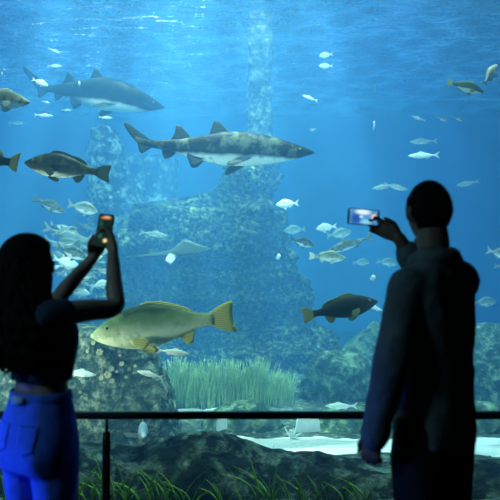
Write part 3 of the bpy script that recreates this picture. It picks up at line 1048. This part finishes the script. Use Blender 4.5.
# lower left
fish('fish', 'slim', 'pale', (189, 354), (156, 350), 4.6, 'pale slim fish right below the large yellow-bellied fish', fine=True)
fish('fish', 'slim', 'pale', (137, 371), (164, 378), 4.6, 'pale fish in front of the right side of the encrusted rock', fine=True)
fish('fish', 'slim', 'pale', (96, 375), (60, 371), 4.6, 'pale fish beside the back of the woman before the encrusted rock', fine=True)
fish('fish', 'spread_bass', 'pale', (143.6, 430), (142.4, 430), 4.5, 'silver fish facing the glass above the hump of the dark rock ridge', yaw=-80, fine=True, length=.42)
fish('fish', 'slim', 'pale', (325, 406), (358, 406), 5.45, 'pale flat-lying fish over the rock ledge left of the man', fine=True)
fish('fish', 'slim', 'silver', (168, 236), (139, 232), 7.0, 'pale slim fish crossing the reef rock right of the phone of the woman')

# the school behind the woman's phone
fish('fish', 'bass', 'grey', (65, 212), (33, 198), 6.4, 'grey fish above the school, nose tipped down to the right', fine=True)
fish('fish', 'bream', 'silver', (98, 212), (67, 204), 6.4, 'silvery broad fish just left of the phone of the woman', fine=True)
sch = [(88, 244, 48, 227), (72, 238, 50, 224), (84, 258, 58, 246), (70, 252, 47, 238), (98, 250, 76, 240), (80, 234, 62, 228), (94, 262, 72, 252), (76, 268, 56, 258), (90, 276, 66, 270), (100, 238, 84, 244),
       (62, 262, 80, 250), (104, 268, 86, 258), (72, 246, 92, 236), (66, 276, 50, 264), (96, 284, 76, 278), (112, 274, 94, 268), (84, 288, 66, 284), (60, 232, 44, 226), (92, 230, 76, 222), (100, 256, 84, 262),
       (58, 246, 80, 240), (66, 258, 44, 250), (92, 246, 112, 252), (78, 252, 100, 246), (64, 288, 84, 282), (88, 294, 68, 290), (106, 262, 88, 254), (74, 282, 94, 276), (56, 272, 72, 268), (98, 272, 80, 264), (70, 226, 54, 236), (108, 282, 92, 288)]
rn = random.Random(12)
for i, (nx, ny, tx, ty) in enumerate(sch):
    fish('fish', 'bream' if i % 3 else 'slim', ('silver', 'pale', 'grey')[i % 3] if i % 4 else 'silver', (nx + (nx - tx) * .12, ny), (tx - (nx - tx) * .12, ty), 6.2 + 1.8 * rn.random(), 'silvery fish in the crowded school behind the arms of the woman', group='school of silvery fish',
         yaw=rn.uniform(-25, 25))

# ray gliding in front of the reef rock
t = NT('ray_skin')
co = t.coord(1)
sp_ = t.n('SeparateXYZ')
tcn = t.n('TexCoord'); t.l(tcn.outputs['Normal'], sp_.inputs[0])
c = t.ramp(t.math('ADD', t.math('MULTIPLY', sp_.outputs[2], .5), .5), [(.36, (.30, .36, .34)), (.56, (.05, .08, .075))])
t.bsdf(c, .6, .06, t.noise(co, 30, 3), .15, .01)
M['ray'] = t.m
D = 6.9
nz_, tl_ = P(211, 246, D), P(122, 259, D)
ray = empty('ray', (nz_ + tl_) / 2, (0, 0, 0))
tag(ray, 'flat pointed ray gliding right in front of the lower reef rock', 'ray')
RL = (nz_ - tl_).length
slope = (nz_.z - tl_.z) / (nz_.x - tl_.x)
ray.rotation_euler = (R(6), -math.atan(slope) * .6, R(4))
rings = []
prof = [(0, .010, .008), (.04, .038, .014), (.10, .085, .022), (.18, .155, .032), (.27, .235, .036), (.30, .238, .036), (.36, .165, .034), (.42, .10, .030), (.48, .05, .024), (.56, .030, .018), (.70, .018, .012), (.85, .011, .008), (1.0, .003, .003)]
for i in range(60):
    s_ = i / 59
    hw, hz, _ = smooth_tab([(a, b_, c_, 0) for a, b_, c_ in prof], s_)
    ring = []
    for j in range(28):
        a = 2 * math.pi * j / 28
        ca, sa = math.cos(a), math.sin(a)
        yy = hw * ca
        ring.append(Vector(((.5 - s_) * RL, yy * RL, (hz * sa * (1 - .75 * abs(ca) ** 1.5) + .62 * abs(yy) ** 1.15 - .02 * (s_ > .3) * (s_ - .3)) * RL)))
    rings.append(ring)
b = MB(); b.rings(rings)
b.build('body', M['ray'], ray)
for sg in (1, -1):
    v, f = fin_shape([(.5 * RL - .40 * RL, .06 * sg * RL, -.005), (.5 * RL - .47 * RL, .04 * sg * RL, -.005)], [(.10 * RL, .10 * sg * RL, -.07 * RL), (.04 * RL, .11 * sg * RL, -.13 * RL), (-.02 * RL, .08 * sg * RL, -.08 * RL)], .006, (0, 1, .3))
    link('pelvic_fin', mesh('pelvic_fin', v, f, SK['pale'][1]), ray)
    b = MB(); b.ball(((.5 - .12) * RL, .05 * sg * RL, .028 * RL), .011 * RL)
    b.build('eye', M['eye'], ray)
v, f = fin_shape([(-.12 * RL, 0, .012 * RL), (-.17 * RL, 0, .010 * RL)], [(-.14 * RL, 0, .045 * RL), (-.18 * RL, 0, .055 * RL), (-.19 * RL, 0, .012 * RL)], .004, (0, 1, 0))
link('dorsal_fin', mesh('dorsal_fin', v, f, M['ray']), ray)

# ------------------------------------------------------------------ rail
RY = 3.0
rz = P(250, 415, RY).z
rail = empty('guard_rail', (0, RY, 0))
tag(rail, 'black metal guard rail running across in front of the glass', 'railing')
b = MB()
prof2 = [(-.02, -.012), (-.016, -.017), (.016, -.017), (.02, -.012), (.02, .010), (.014, .016), (-.014, .016), (-.02, .010)]
b.rings([[Vector((x, p[0], rz + p[1])) for p in prof2] for x in (-2.9, -1.5, 0, 1.5, 2.9)])
b.build('top_bar', M['black_metal'], rail)
for px in (108, 108 + 2 * 208, 108 - 208 * 2):
    x = (px - 250) / FPX * RY
    b = MB()
    b.tube([(x, 0, rz - .02), (x, 0, rz - .12)], [.007, .007], 12)
    b.tube([(x, 0, .0), (x, 0, rz - .128), (x, 0, rz - .115)], [.0195, .0195, .012], 16)
    b.tube([(x, 0, .004), (x, 0, .012)], [.05, .045], 20)
    b.build('post', M['black_metal'], rail)


# ------------------------------------------------------------------ people
def plainskin(name, col): return plain(name, col, .55, .3)


M['skin_m'] = plainskin('skin_tan', (.17, .10, .07))
M['skin_w'] = plainskin('skin_light', (.26, .16, .12))
M['hair'] = plain('dark_hair', (.006, .005, .0045), .8, .05)


def cloth(name, col, scale=60, rough=.9):
    t = NT(name)
    co = t.coord(1)
    n1 = t.noise(co, 5, 4)
    wv = t.n('TexWave'); wv.inputs['Scale'].default_value = scale; wv.inputs['Distortion'].default_value = 2
    t.l(co, wv.inputs['Vector'])
    c = t.ramp(n1, [(.3, tuple(x * .75 for x in col)), (.7, tuple(min(1, x * 1.2) for x in col))])
    t.bsdf(c, rough, .1, t.math('ADD', t.math('MULTIPLY', n1, 3.0), t.math('MULTIPLY', wv.outputs[0], .08)), .5, .02)
    return t.m


M['shirt'] = cloth('shirt_cloth', (.10, .12, .13))
M['trousers'] = cloth('trouser_cloth', (.012, .012, .014))
M['jeans'] = cloth('jeans_denim', (.06, .14, .62), 140)
M['top'] = cloth('top_cloth', (.025, .04, .07), 90)
M['leather'] = plain('shoe_leather', (.02, .018, .016), .5, .3)
M['patch'] = plain('jeans_patch', (.35, .40, .48), .7)


def remesh(o, vox, smooth=4, fac=.5):
    m = o.modifiers.new('union', 'REMESH')
    m.mode = 'VOXEL'; m.voxel_size = vox; m.use_smooth_shade = True
    s_ = o.modifiers.new('relax', 'SMOOTH'); s_.factor = fac; s_.iterations = smooth
    return o


def wrinkle(o, strength, size, name):
    tx = bpy.data.textures.new(name, 'CLOUDS'); tx.noise_scale = size; tx.noise_depth = 3
    d = o.modifiers.new('folds', 'DISPLACE'); d.texture = tx; d.strength = strength; d.mid_level = .5; d.texture_coords = 'LOCAL'
    return o


def ell_rings(b, rows, n=28, power=2.3, fn=None):
    """rows (cx, cy, z, rx, ry)"""
    rings = []
    m = len(rows)
    tab = [(r_[2], r_[0], r_[1], r_[3], r_[4]) for r_ in rows]
    z0, z1 = tab[0][0], tab[-1][0]
    k = 6 * m
    for i in range(k):
        z = z0 + (z1 - z0) * i / (k - 1)
        if z1 > z0: cx, cy, rx, ry = smooth_tab(tab, z)
        ring = []
        for j in range(n):
            a = 2 * math.pi * j / n
            ca, sa = math.cos(a), math.sin(a)
            p = Vector((cx + rx * math.copysign(abs(ca) ** (2 / power), ca), cy + ry * math.copysign(abs(sa) ** (2 / power), sa), z))
            if fn: p = fn(p, a, z)
            ring.append(p)
        rings.append(ring)
    b.rings(rings)


def hand(b, W, u, n, right, sc=1.0, curl=(.5, .6, .4), thumb_fwd=.5, spread=1.0):
    """palm, four unequal bent fingers and a thumb from the side of the palm; u towards the fingers, n the back of the hand"""
    W, u, n = Vector(W), Vector(u).normalized(), Vector(n)
    n = (n - u * n.dot(u)).normalized()
    wv_ = n.cross(u) * (1 if right else -1)
    rings = []
    for t_, hw, hn in ((-.01, .024, .019), (.02, .030, .018), (.05, .038, .016), (.078, .041, .014), (.092, .038, .011)):
        c_ = W + u * t_ * sc
        rings.append([c_ + (wv_ * hw * math.cos(a) + n * hn * math.sin(a)) * sc for a in [2 * math.pi * j / 14 for j in range(14)]])
    b.rings(rings)
    for off, ln, kx in ((.030, .070, .0), (.010, .078, .004), (-.011, .073, .002), (-.030, .058, -.006)):
        p = W + (u * (.084 + kx) + wv_ * off) * sc
        d = (u + wv_ * off * 1.5 * spread).normalized()
        pts, ang = [p - u * .02 * sc, p], 0
        for seg, cu in zip((.45, .32, .23), curl):
            ang += cu
            dd = d * math.cos(ang) - n * math.sin(ang)
            p = p + dd * ln * seg * sc
            pts.append(p)
        b.tube(pts, [.0095 * sc, .0098 * sc, .0088 * sc, .0080 * sc, .0066 * sc], 9, 3)
    p = W + (u * .022 + wv_ * .026) * sc
    d = (u * .75 + wv_ * .65 - n * thumb_fwd).normalized()
    d2 = (u * 1.0 + wv_ * .15 - n * thumb_fwd * 1.2).normalized()
    b.tube([p - d * .015 * sc, p, p + d * .042 * sc, p + (d * .042 + d2 * .032) * sc, p + (d * .042 + d2 * .055) * sc], [.013 * sc, .0145 * sc, .0115 * sc, .0100 * sc, .0078 * sc], 10, 3)


def head_fn(v, p):
    t_ = max(0, -v.z)
    p.x *= 1 - .30 * t_ ** 1.3
    p.y = p.y * (1 - .12 * t_) + .014 * t_
    if v.y < 0 and v.z < .1: p.y *= 1 - .18 * t_
    return p


def add_head(b, c, q, sc=1.0):
    """head with brow, nose, lips, chin and ears; q turns it (faces +Y)"""
    c = Vector(c)
    T = lambda p: c + q @ (Vector(p) * sc)
    b.ball(c, (.076 * sc, .096 * sc, .118 * sc), q, 28, 20, head_fn)
    b.tube([T((0, .094, .012)), T((0, .108, -.012)), T((0, .116, -.030))], [.008 * sc, .011 * sc, .014 * sc], 8)
    b.tube([T((-.02, .098, -.060)), T((0, .103, -.060)), T((.02, .098, -.060))], [.005 * sc, .009 * sc, .005 * sc], 8)
    b.tube([T((-.045, .083, .024)), T((0, .096, .027)), T((.045, .083, .024))], [.008 * sc, .010 * sc, .008 * sc], 8)
    b.ball(T((0, .088, -.098)), .020 * sc, q)
    for sg in (-1, 1):
        b.tube([T((.074 * sg, -.008, .024)), T((.083 * sg, -.018, .012)), T((.080 * sg, -.012, -.012)), T((.071 * sg, -.002, -.030))], [.009 * sc, .012 * sc, .011 * sc, .008 * sc], 8)


def add_eyes(parent, c, q, sc):
    for sg in (-1, 1):
        b = MB()
        b.ball(Vector(c) + q @ Vector((.031 * sg * sc, .083 * sc, .004 * sc)), .0125 * sc, q, 14, 10)
        k = len(b.f)
        b.ball(Vector(c) + q @ Vector((.031 * sg * sc, .0905 * sc, .004 * sc)), .0062 * sc, q, 12, 8)
        me = mesh('eye', b.v, b.f, [plain('eye_white', (.8, .8, .78), .3), M['eye']])
        for i, pl in enumerate(me.polygons): pl.material_index = 0 if i < k else 1
        link('eye', me, parent)


def rz_m(deg): return Matrix.Rotation(R(deg), 3, 'Z')


# ---- the man
MX, MY, MYAW = .718, 2.45, 36
man = empty('person', (MX, MY, 0), (0, 0, R(MYAW)))
tag(man, 'person in a dark long-sleeved shirt holding up a lit phone sideways', 'person')
mq = rz_m(MYAW)
ML = lambda p: mq.transposed() @ (Vector(p) - Vector((MX, MY, 0)))      # world -> the man's own axes
hc = P(428, 214, 2.46)
headM = ML(hc)
hq = rz_m(-24) @ Matrix.Rotation(R(-4), 3, 'X')
shR, shL = Vector((.168, .0, 1.425)), Vector((-.156, .0, 1.388))
elR, wrR = ML((.805, 2.86, 1.40)), ML(P(399, 238, 2.83))
elL, wrL = ML(P(391, 362, 2.29)), ML(P(375, 434, 2.31))
phC = P(363.5, 217, 2.83)
b = MB()
add_head(b, headM, hq, 1.0)
b.tube([(headM.x * .6, headM.y - .03, 1.44), (headM.x * .9, headM.y - .02, headM.z - .07)], [.066, .060], 18)
ell_rings(b, [(0, 0, .90, .150, .095), (0, .005, 1.05, .140, .090), (0, .01, 1.25, .160, .105), (0, 0, 1.40, .165, .100), (0, -.01, 1.49, .10, .07)])
b.tube([shR, elR.lerp(shR, .5), elR, elR.lerp(wrR, .35), wrR], [.058, .048, .042, .042, .029], 14)
b.tube([shL, elL.lerp(shL, .5), elL, elL.lerp(wrL, .35), wrL], [.058, .048, .042, .042, .029], 14)
for sg in (-1, 1):
    b.tube([(.085 * sg, 0, .92), (.09 * sg, .01, .70), (.092 * sg, .015, .50), (.094 * sg, -.01, .30), (.096 * sg, -.02, .10)], [.088, .078, .056, .052, .038], 16)
    b.tube([(.096 * sg, -.02, .05), (.10 * sg, .10, .035)], [.036, .03], 12)
toL = lambda v: mq.transposed() @ Vector(v)
hand(b, wrR, ML(phC + Vector((.04, .03, -.02))) - wrR, toL((.45, .88, .15)), True, 1.0, (.25, .35, .3), .55)
hand(b, wrL, ML(P(370, 458, 2.32)) - wrL, toL((-.55, -.83, 0)), False, 1.0, (.6, .9, .7), .35)
body = b.build('body', M['skin_m'], man)
remesh(body, .0055, 3)
add_eyes(man, headM, hq, 1.0)
# short hair: a cap that sinks under the skin over the face
b = MB()


def cap_fn(v, p):
    p = head_fn(v, p)
    face = max(0, min(1, (v.y - .35) * 4)) * max(0, min(1, (.55 - v.z) * 4))
    nape = max(0, min(1, (-.48 - v.z) * 5))
    side = max(0, min(1, (-.12 - v.z) * 5)) * max(0, min(1, (v.y + .35) * 4))
    k = max(face, nape, side)
    return p * (1.0 + .0 - .16 * k) * (1 + .02 * noise.noise(v * 9))


b.ball(headM + Vector((0, -.004, .006)), (.088, .107, .128), hq, 48, 36, cap_fn)
b.build('hair', M['hair'], man)
# shirt with sleeves
b = MB()


def shirt_fn(p, a, z):
    k = .010 * noise.noise(Vector((math.cos(a) * 2.2, math.sin(a) * 2.2, z * 2.6))) + .005 * math.sin(a * 9 + z * 7) * max(0, 1.25 - z)
    return p + Vector((math.cos(a), math.sin(a), 0)) * k


ell_rings(b, [(0, .0, .800, .158, .140), (0, .0, .90, .160, .138), (0, .005, 1.05, .160, .132), (0, .01, 1.22, .182, .134), (0, .005, 1.34, .192, .128), (0, -.005, 1.42, .166, .108), (0, -.015, 1.48, .122, .084), (0, -.012, 1.53, .070, .068)], 44, 2.4, shirt_fn)
cR = elR.lerp(wrR, .62)
b.tube([Vector((.12, 0, 1.40)), shR, shR.lerp(elR, .5), elR, elR.lerp(wrR, .4), cR], [.082, .080, .072, .064, .058, .056], 18)
b.tube([Vector((-.12, 0, 1.40)), shL, shL.lerp(elL, .5), elL, elL.lerp(wrL, .5), wrL + (wrL - elL).normalized() * .005], [.080, .076, .070, .066, .060, .052], 18)
shirt = b.build('shirt', M['shirt'], man)
remesh(shirt, .011, 5)
wrinkle(shirt, .018, .10, 'shirt_folds')
b = MB()   # collar
rings = []
for t_, rr, z_ in ((0, .066, 1.505), (.3, .068, 1.530), (.6, .074, 1.544), (.8, .088, 1.532), (1, .104, 1.495)):
    rings.append([Vector((rr * math.cos(a), -.012 + rr * .95 * math.sin(a) + .02 * max(0, math.sin(a)) * (t_ > .5), z_ - .028 * max(0, math.sin(a)))) for a in [2 * math.pi * j / 36 for j in range(36)]])
b.rings(rings, False)
col = b.build('collar', M['shirt'], man)
sm = col.modifiers.new('thick', 'SOLIDIFY'); sm.thickness = .006
for nm, wr_, el_, rr in (('cuff', cR, elR, .060), ('cuff', wrL, elL, .054)):
    dd = (wr_ - el_).normalized()
    b = MB(); b.tube([wr_ - dd * .045, wr_ - dd * .02, wr_ + dd * .008], [rr * .98, rr * 1.02, rr], 20)
    b.build(nm, M['shirt'], man)
b = MB()
ell_rings(b, [(0, 0, .78, .165, .130), (0, 0, .88, .165, .128), (0, 0, .98, .150, .115)], 36)
for sg in (-1, 1):
    b.tube([(.082 * sg, 0, .86), (.090 * sg, .01, .70), (.092 * sg, .012, .50), (.094 * sg, -.008, .28), (.096 * sg, -.02, .09)], [.110, .102, .084, .078, .074], 20)
tr = b.build('trousers', M['trousers'], man)
remesh(tr, .012, 4)
wrinkle(tr, .012, .12, 'trouser_folds')
for sg in (-1, 1):
    b = MB()
    b.tube([(.096 * sg, -.07, .045), (.098 * sg, .02, .048), (.102 * sg, .16, .036)], [.040, .046, .036], 16)
    remesh(b.build('shoe', M['leather'], man), .01, 3)

# ---- the woman
WX, WY, WYAW = -.815, 2.46, -32
wom = empty('person', (WX, WY, 0), (0, 0, R(WYAW)))
tag(wom, 'person with long dark wavy hair and blue jeans holding up a phone in both hands', 'person')
wq = rz_m(WYAW)
WL = lambda p: wq.transposed() @ (Vector(p) - Vector((WX, WY, 0)))
toW = lambda v: wq.transposed() @ Vector(v)
hcw = P(29, 266, 2.46)
headW = WL(hcw)
hqw = rz_m(-4) @ Matrix.Rotation(R(6), 3, 'X')
sR, sL = Vector((.150, -.005, 1.300)), Vector((-.150, -.005, 1.300))
eR, wR = WL(P(115, 307, 2.50)), WL(P(113, 254, 2.63))
eL, wL = WL(P(52, 305, 2.72)), WL(P(93, 258, 2.68))
phW = P(104.5, 231, 2.68)
b = MB()
add_head(b, headW, hqw, .93)
b.tube([(0, -.01, 1.28), (headW.x * .8, headW.y * .8 - .005, headW.z - .07)], [.054, .048], 16)
ell_rings(b, [(0, 0, .80, .150, .100), (0, -.005, .92, .135, .092), (0, 0, 1.02, .112, .080), (0, .005, 1.14, .128, .092), (0, 0, 1.24, .138, .090), (0, -.008, 1.31, .085, .06)])
b.tube([sR, sR.lerp(eR, .5), eR, eR.lerp(wR, .35), wR], [.048, .043, .036, .036, .023], 14)
b.tube([sL, sL.lerp(eL, .5), eL, eL.lerp(wL, .35), wL], [.048, .043, .036, .036, .023], 14)
for sg in (-1, 1):
    b.tube([(.078 * sg, 0, .80), (.082 * sg, .01, .62), (.084 * sg, .012, .44), (.086 * sg, -.012, .26), (.088 * sg, -.02, .09)], [.088, .074, .050, .048, .033], 16)
    b.tube([(.088 * sg, -.02, .045), (.092 * sg, .09, .03)], [.032, .026], 12)
hand(b, wR, WL(phW + Vector((.012, .02, .0))) - wR, toW((.6, .8, 0)), True, .88, (.3, .5, .4), .6)
hand(b, wL, WL(phW + Vector((-.01, .02, -.015))) - wL, toW((-.5, .85, 0)), False, .88, (.3, .5, .4), .6)
wb = b.build('body', M['skin_w'], wom)
remesh(wb, .0055, 3)
add_eyes(wom, headW, hqw, .93)
# hair
b = MB()


def wcap(v, p):
    p = head_fn(v, p)
    face = max(0, min(1, (v.y - .40) * 4)) * max(0, min(1, (.60 - v.z) * 4))
    return p * (1 - .18 * face)


b.ball(headW + Vector((0, -.008, .010)), (.101, .122, .122), hqw, 40, 30, wcap)


def hair_fn(p, a, z):
    k = .020 * noise.noise(Vector((math.cos(a) * 3, math.sin(a) * 3, z * 11))) + .006 * math.sin(a * 11 + z * 22)
    return p + Vector((math.cos(a), math.sin(a), 0)) * k


hx, hy = headW.x, headW.y
ell_rings(b, [(hx * .8, -.085, 1.085, .060, .030), (hx * .8, -.090, 1.13, .112, .056), (hx * .8, -.078, 1.22, .128, .075), (hx * .9, -.050, 1.32, .124, .086), (hx, hy - .030, 1.42, .114, .092), (hx, hy - .012, 1.50, .100, .095)], 44, 2.2, hair_fn)
rn = random.Random(5)
for k in range(90):
    a = rn.uniform(math.pi * .88, math.pi * 2.12)
    rx_, ry_ = .112, .07
    z0, z1 = rn.uniform(1.38, 1.50), rn.uniform(1.07, 1.20)
    ph, tw = rn.uniform(0, 6.3), rn.uniform(25, 45)
    pts = []
    for i in range(12):
        t_ = i / 11
        z = z0 + (z1 - z0) * t_
        sx = (.102 + .040 * min(1, t_ * 1.6))
        c_ = Vector((hx * (1 - .4 * t_), hy * (1 - t_) - .045 - .035 * t_, z))
        wob = .022 * (.3 + t_)
        pts.append(c_ + Vector((math.cos(a) * sx + wob * math.cos(ph + tw * t_ * .5), math.sin(a) * .072 + wob * math.sin(ph + tw * t_ * .5), 0)))
    b.tube(pts, [.012] + [.013] * 9 + [.009, .003], 7, 2)
b.build('hair', M['hair'], wom)
# cropped top
b = MB()
ell_rings(b, [(0, 0, 1.035, .128, .096), (0, .002, 1.09, .134, .100), (0, .008, 1.16, .144, .108), (0, .002, 1.24, .152, .102), (0, -.006, 1.295, .125, .078), (0, -.01, 1.32, .08, .062)], 40, 2.3, lambda p, a, z: p + Vector((math.cos(a), math.sin(a), 0)) * .004 * math.sin(a * 13 + z * 5))
for s_, e_ in ((sR, eR), (sL, eL)):
    b.tube([s_.lerp(e_, -.35), s_.lerp(e_, -.05)], [.058, .056], 16)
tp = b.build('top', M['top'], wom)
remesh(tp, .010, 4)
wrinkle(tp, .010, .08, 'top_folds')
# jeans
b = MB()
ell_rings(b, [(0, -.005, .70, .165, .118), (0, -.012, .78, .172, .128), (0, -.010, .86, .162, .118), (0, -.004, .94, .138, .102), (0, 0, .985, .128, .094)], 40, 2.3)
for sg in (-1, 1):
    b.ball((.068 * sg, -.066, .775), (.080, .072, .098), None, 20, 14)
    b.tube([(.078 * sg, .0, .76), (.083 * sg, .004, .62), (.086 * sg, .010, .44), (.088 * sg, -.010, .26), (.090 * sg, -.02, .08)], [.096, .086, .062, .058, .050], 20)
je = b.build('jeans', M['jeans'], wom)
remesh(je, .010, 9)
wrinkle(je, .006, .06, 'jeans_folds')
b = MB()
rings = []
for z_, k in ((.962, 1.03), (.966, 1.05), (.992, 1.04), (.996, 1.0)):
    rings.append([Vector((.131 * k * math.cos(a), -.002 + .097 * k * math.sin(a), z_)) for a in [2 * math.pi * j / 40 for j in range(40)]])
b.rings(rings, False)
wbnd = b.build('waistband', M['jeans'], wom)
wbnd.modifiers.new('thick', 'SOLIDIFY').thickness = .004
b = MB(); b.box((-.035, -.112, .955), (.03, -.104, .985))
pt = b.build('label_patch', M['patch'], wom); pt['label'] = 'pale grey patch on the waistband'
for sg in (-1, 1):
    vs, fs = [], []
    for j in range(11):
        for i in range(11):
            u_, v_ = i / 10 * 2 - 1, j / 10
            zb = .885 - .090 * v_ - (.016 * (1 - abs(u_)) * v_)
            vs.append(Vector((.068 * sg + u_ * .042 * (1 - .06 * v_), -.20, zb)))
    for j in range(10):
        for i in range(10):
            a = j * 11 + i
            fs.append((a, a + 1, a + 12, a + 11))
    pk = link('back_pocket', mesh('back_pocket', vs, fs, M['jeans']), wom)
    sw = pk.modifiers.new('lie_on', 'SHRINKWRAP'); sw.target = je; sw.wrap_method = 'PROJECT'; sw.use_project_y = True; sw.use_positive_direction = True; sw.use_negative_direction = False; sw.offset = .001
    pk.modifiers.new('thick', 'SOLIDIFY').thickness = .002
    b = MB()
    b.tube([(.088 * sg, -.07, .04), (.09 * sg, .02, .042), (.094 * sg, .14, .03)], [.035, .039, .03], 16)
    remesh(b.build('shoe', M['leather'], wom), .01, 3)


# ------------------------------------------------------------------ phones
def screen_mat(name, base, blobs, strength):
    """lit screen: soft patches of the live camera picture; blobs (x, z, rx, rz, colour)"""
    t = NT(name)
    co = t.coord(1)
    c = t.ramp(t.noise(co, 30, 2), [(.35, tuple(x * .7 for x in base)), (.65, tuple(x * 1.3 for x in base))])
    for (x, z, rx, rz_, cl) in blobs:
        mp = t.n('Mapping'); mp.vector_type = 'POINT'
        mp.inputs['Location'].default_value = (-x / rx, 0, -z / rz_)
        mp.inputs['Scale'].default_value = (1 / rx, 0, 1 / rz_)
        t.l(co, mp.inputs[0])
        ln = t.n('VectorMath', operation='LENGTH')
        t.l(mp.outputs[0], ln.inputs[0])
        c = t.mix(t.ramp(ln.outputs['Value'], [(.45, 1.0), (1.0, 0.0)]), c, cl)
    e = t.n('Emission'); e.inputs[1].default_value = strength
    t.l(c, e.inputs[0]); t.l(e.outputs[0], t.out.inputs[0])
    return t.m


def phone(name, c, rot, wd, ht, smat, label):
    root = empty(name, c, rot)
    tag(root, label, 'phone')

    def rbox(hw, hh, r_, y0, y1, bev):
        out = []
        for yy, k in ((y0, bev), (y0 + bev * .8, 0), (y1 - bev * .8, 0), (y1, bev)):
            ring = []
            for cx, cz, a0 in ((hw - r_, hh - r_, 0), (-hw + r_, hh - r_, 90), (-hw + r_, -hh + r_, 180), (hw - r_, -hh + r_, 270)):
                for q_ in range(7):
                    a = R(a0 + 15 * q_)
                    ring.append(Vector((cx + (r_ - k) * math.cos(a), yy, cz + (r_ - k) * math.sin(a))))
            out.append(ring)
        return out
    b = MB(); b.rings(rbox(wd / 2, ht / 2, .010, -.0045, .0045, .002))
    b.build('case', M['black_metal'], root)
    b = MB(); b.rings(rbox(wd / 2 - .004, ht / 2 - .004, .007, -.0053, -.0044, .0003))
    b.build('screen', smat, root, False)
    b = MB(); b.tube([(-wd / 2 + .018, .0045, ht / 2 - .018), (-wd / 2 + .018, .0075, ht / 2 - .018)], [.007, .007], 14)
    b.build('camera_lens', M['eye'], root)
    return root


s1 = screen_mat('man_screen', (.08, .30, .62), [(-.035, -.01, .03, .03, (.02, .10, .45)), (-.005, .022, .045, .016, (.75, .95, 1.0)), (.01, -.022, .03, .014, (.25, .65, .85)), (-.012, 0, .012, .008, (.5, .8, .95)),
                                              (.046, .004, .016, .016, (1.0, .50, .30)), (.046, .004, .009, .009, (1, .9, .78)), (.066, 0, .008, .05, (.02, .03, .05)), (-.072, 0, .010, .06, (.01, .03, .10))], 1.0)
s2 = screen_mat('woman_screen', (.006, .022, .02), [(-.018, .030, .012, .020, (.015, .08, .07)), (.0, .056, .030, .007, (.75, .24, .06)), (.004, .062, .020, .003, (.95, .75, .5)), (.010, -.042, .012, .012, (.95, .62, .20)), (.011, -.042, .006, .007, (1, .9, .6)),
                                                   (-.015, -.02, .012, .02, (.02, .12, .10))], 1.0)
phone('phone', phC, (0, R(4), R(6)), .148, .074, s1, 'phone with bright blue screen held sideways by the person in the dark shirt')
phone('phone', phW, (R(-8), R(6), R(-6)), .070, .148, s2, 'dark phone with orange spots on screen, held upright by the long-haired person')
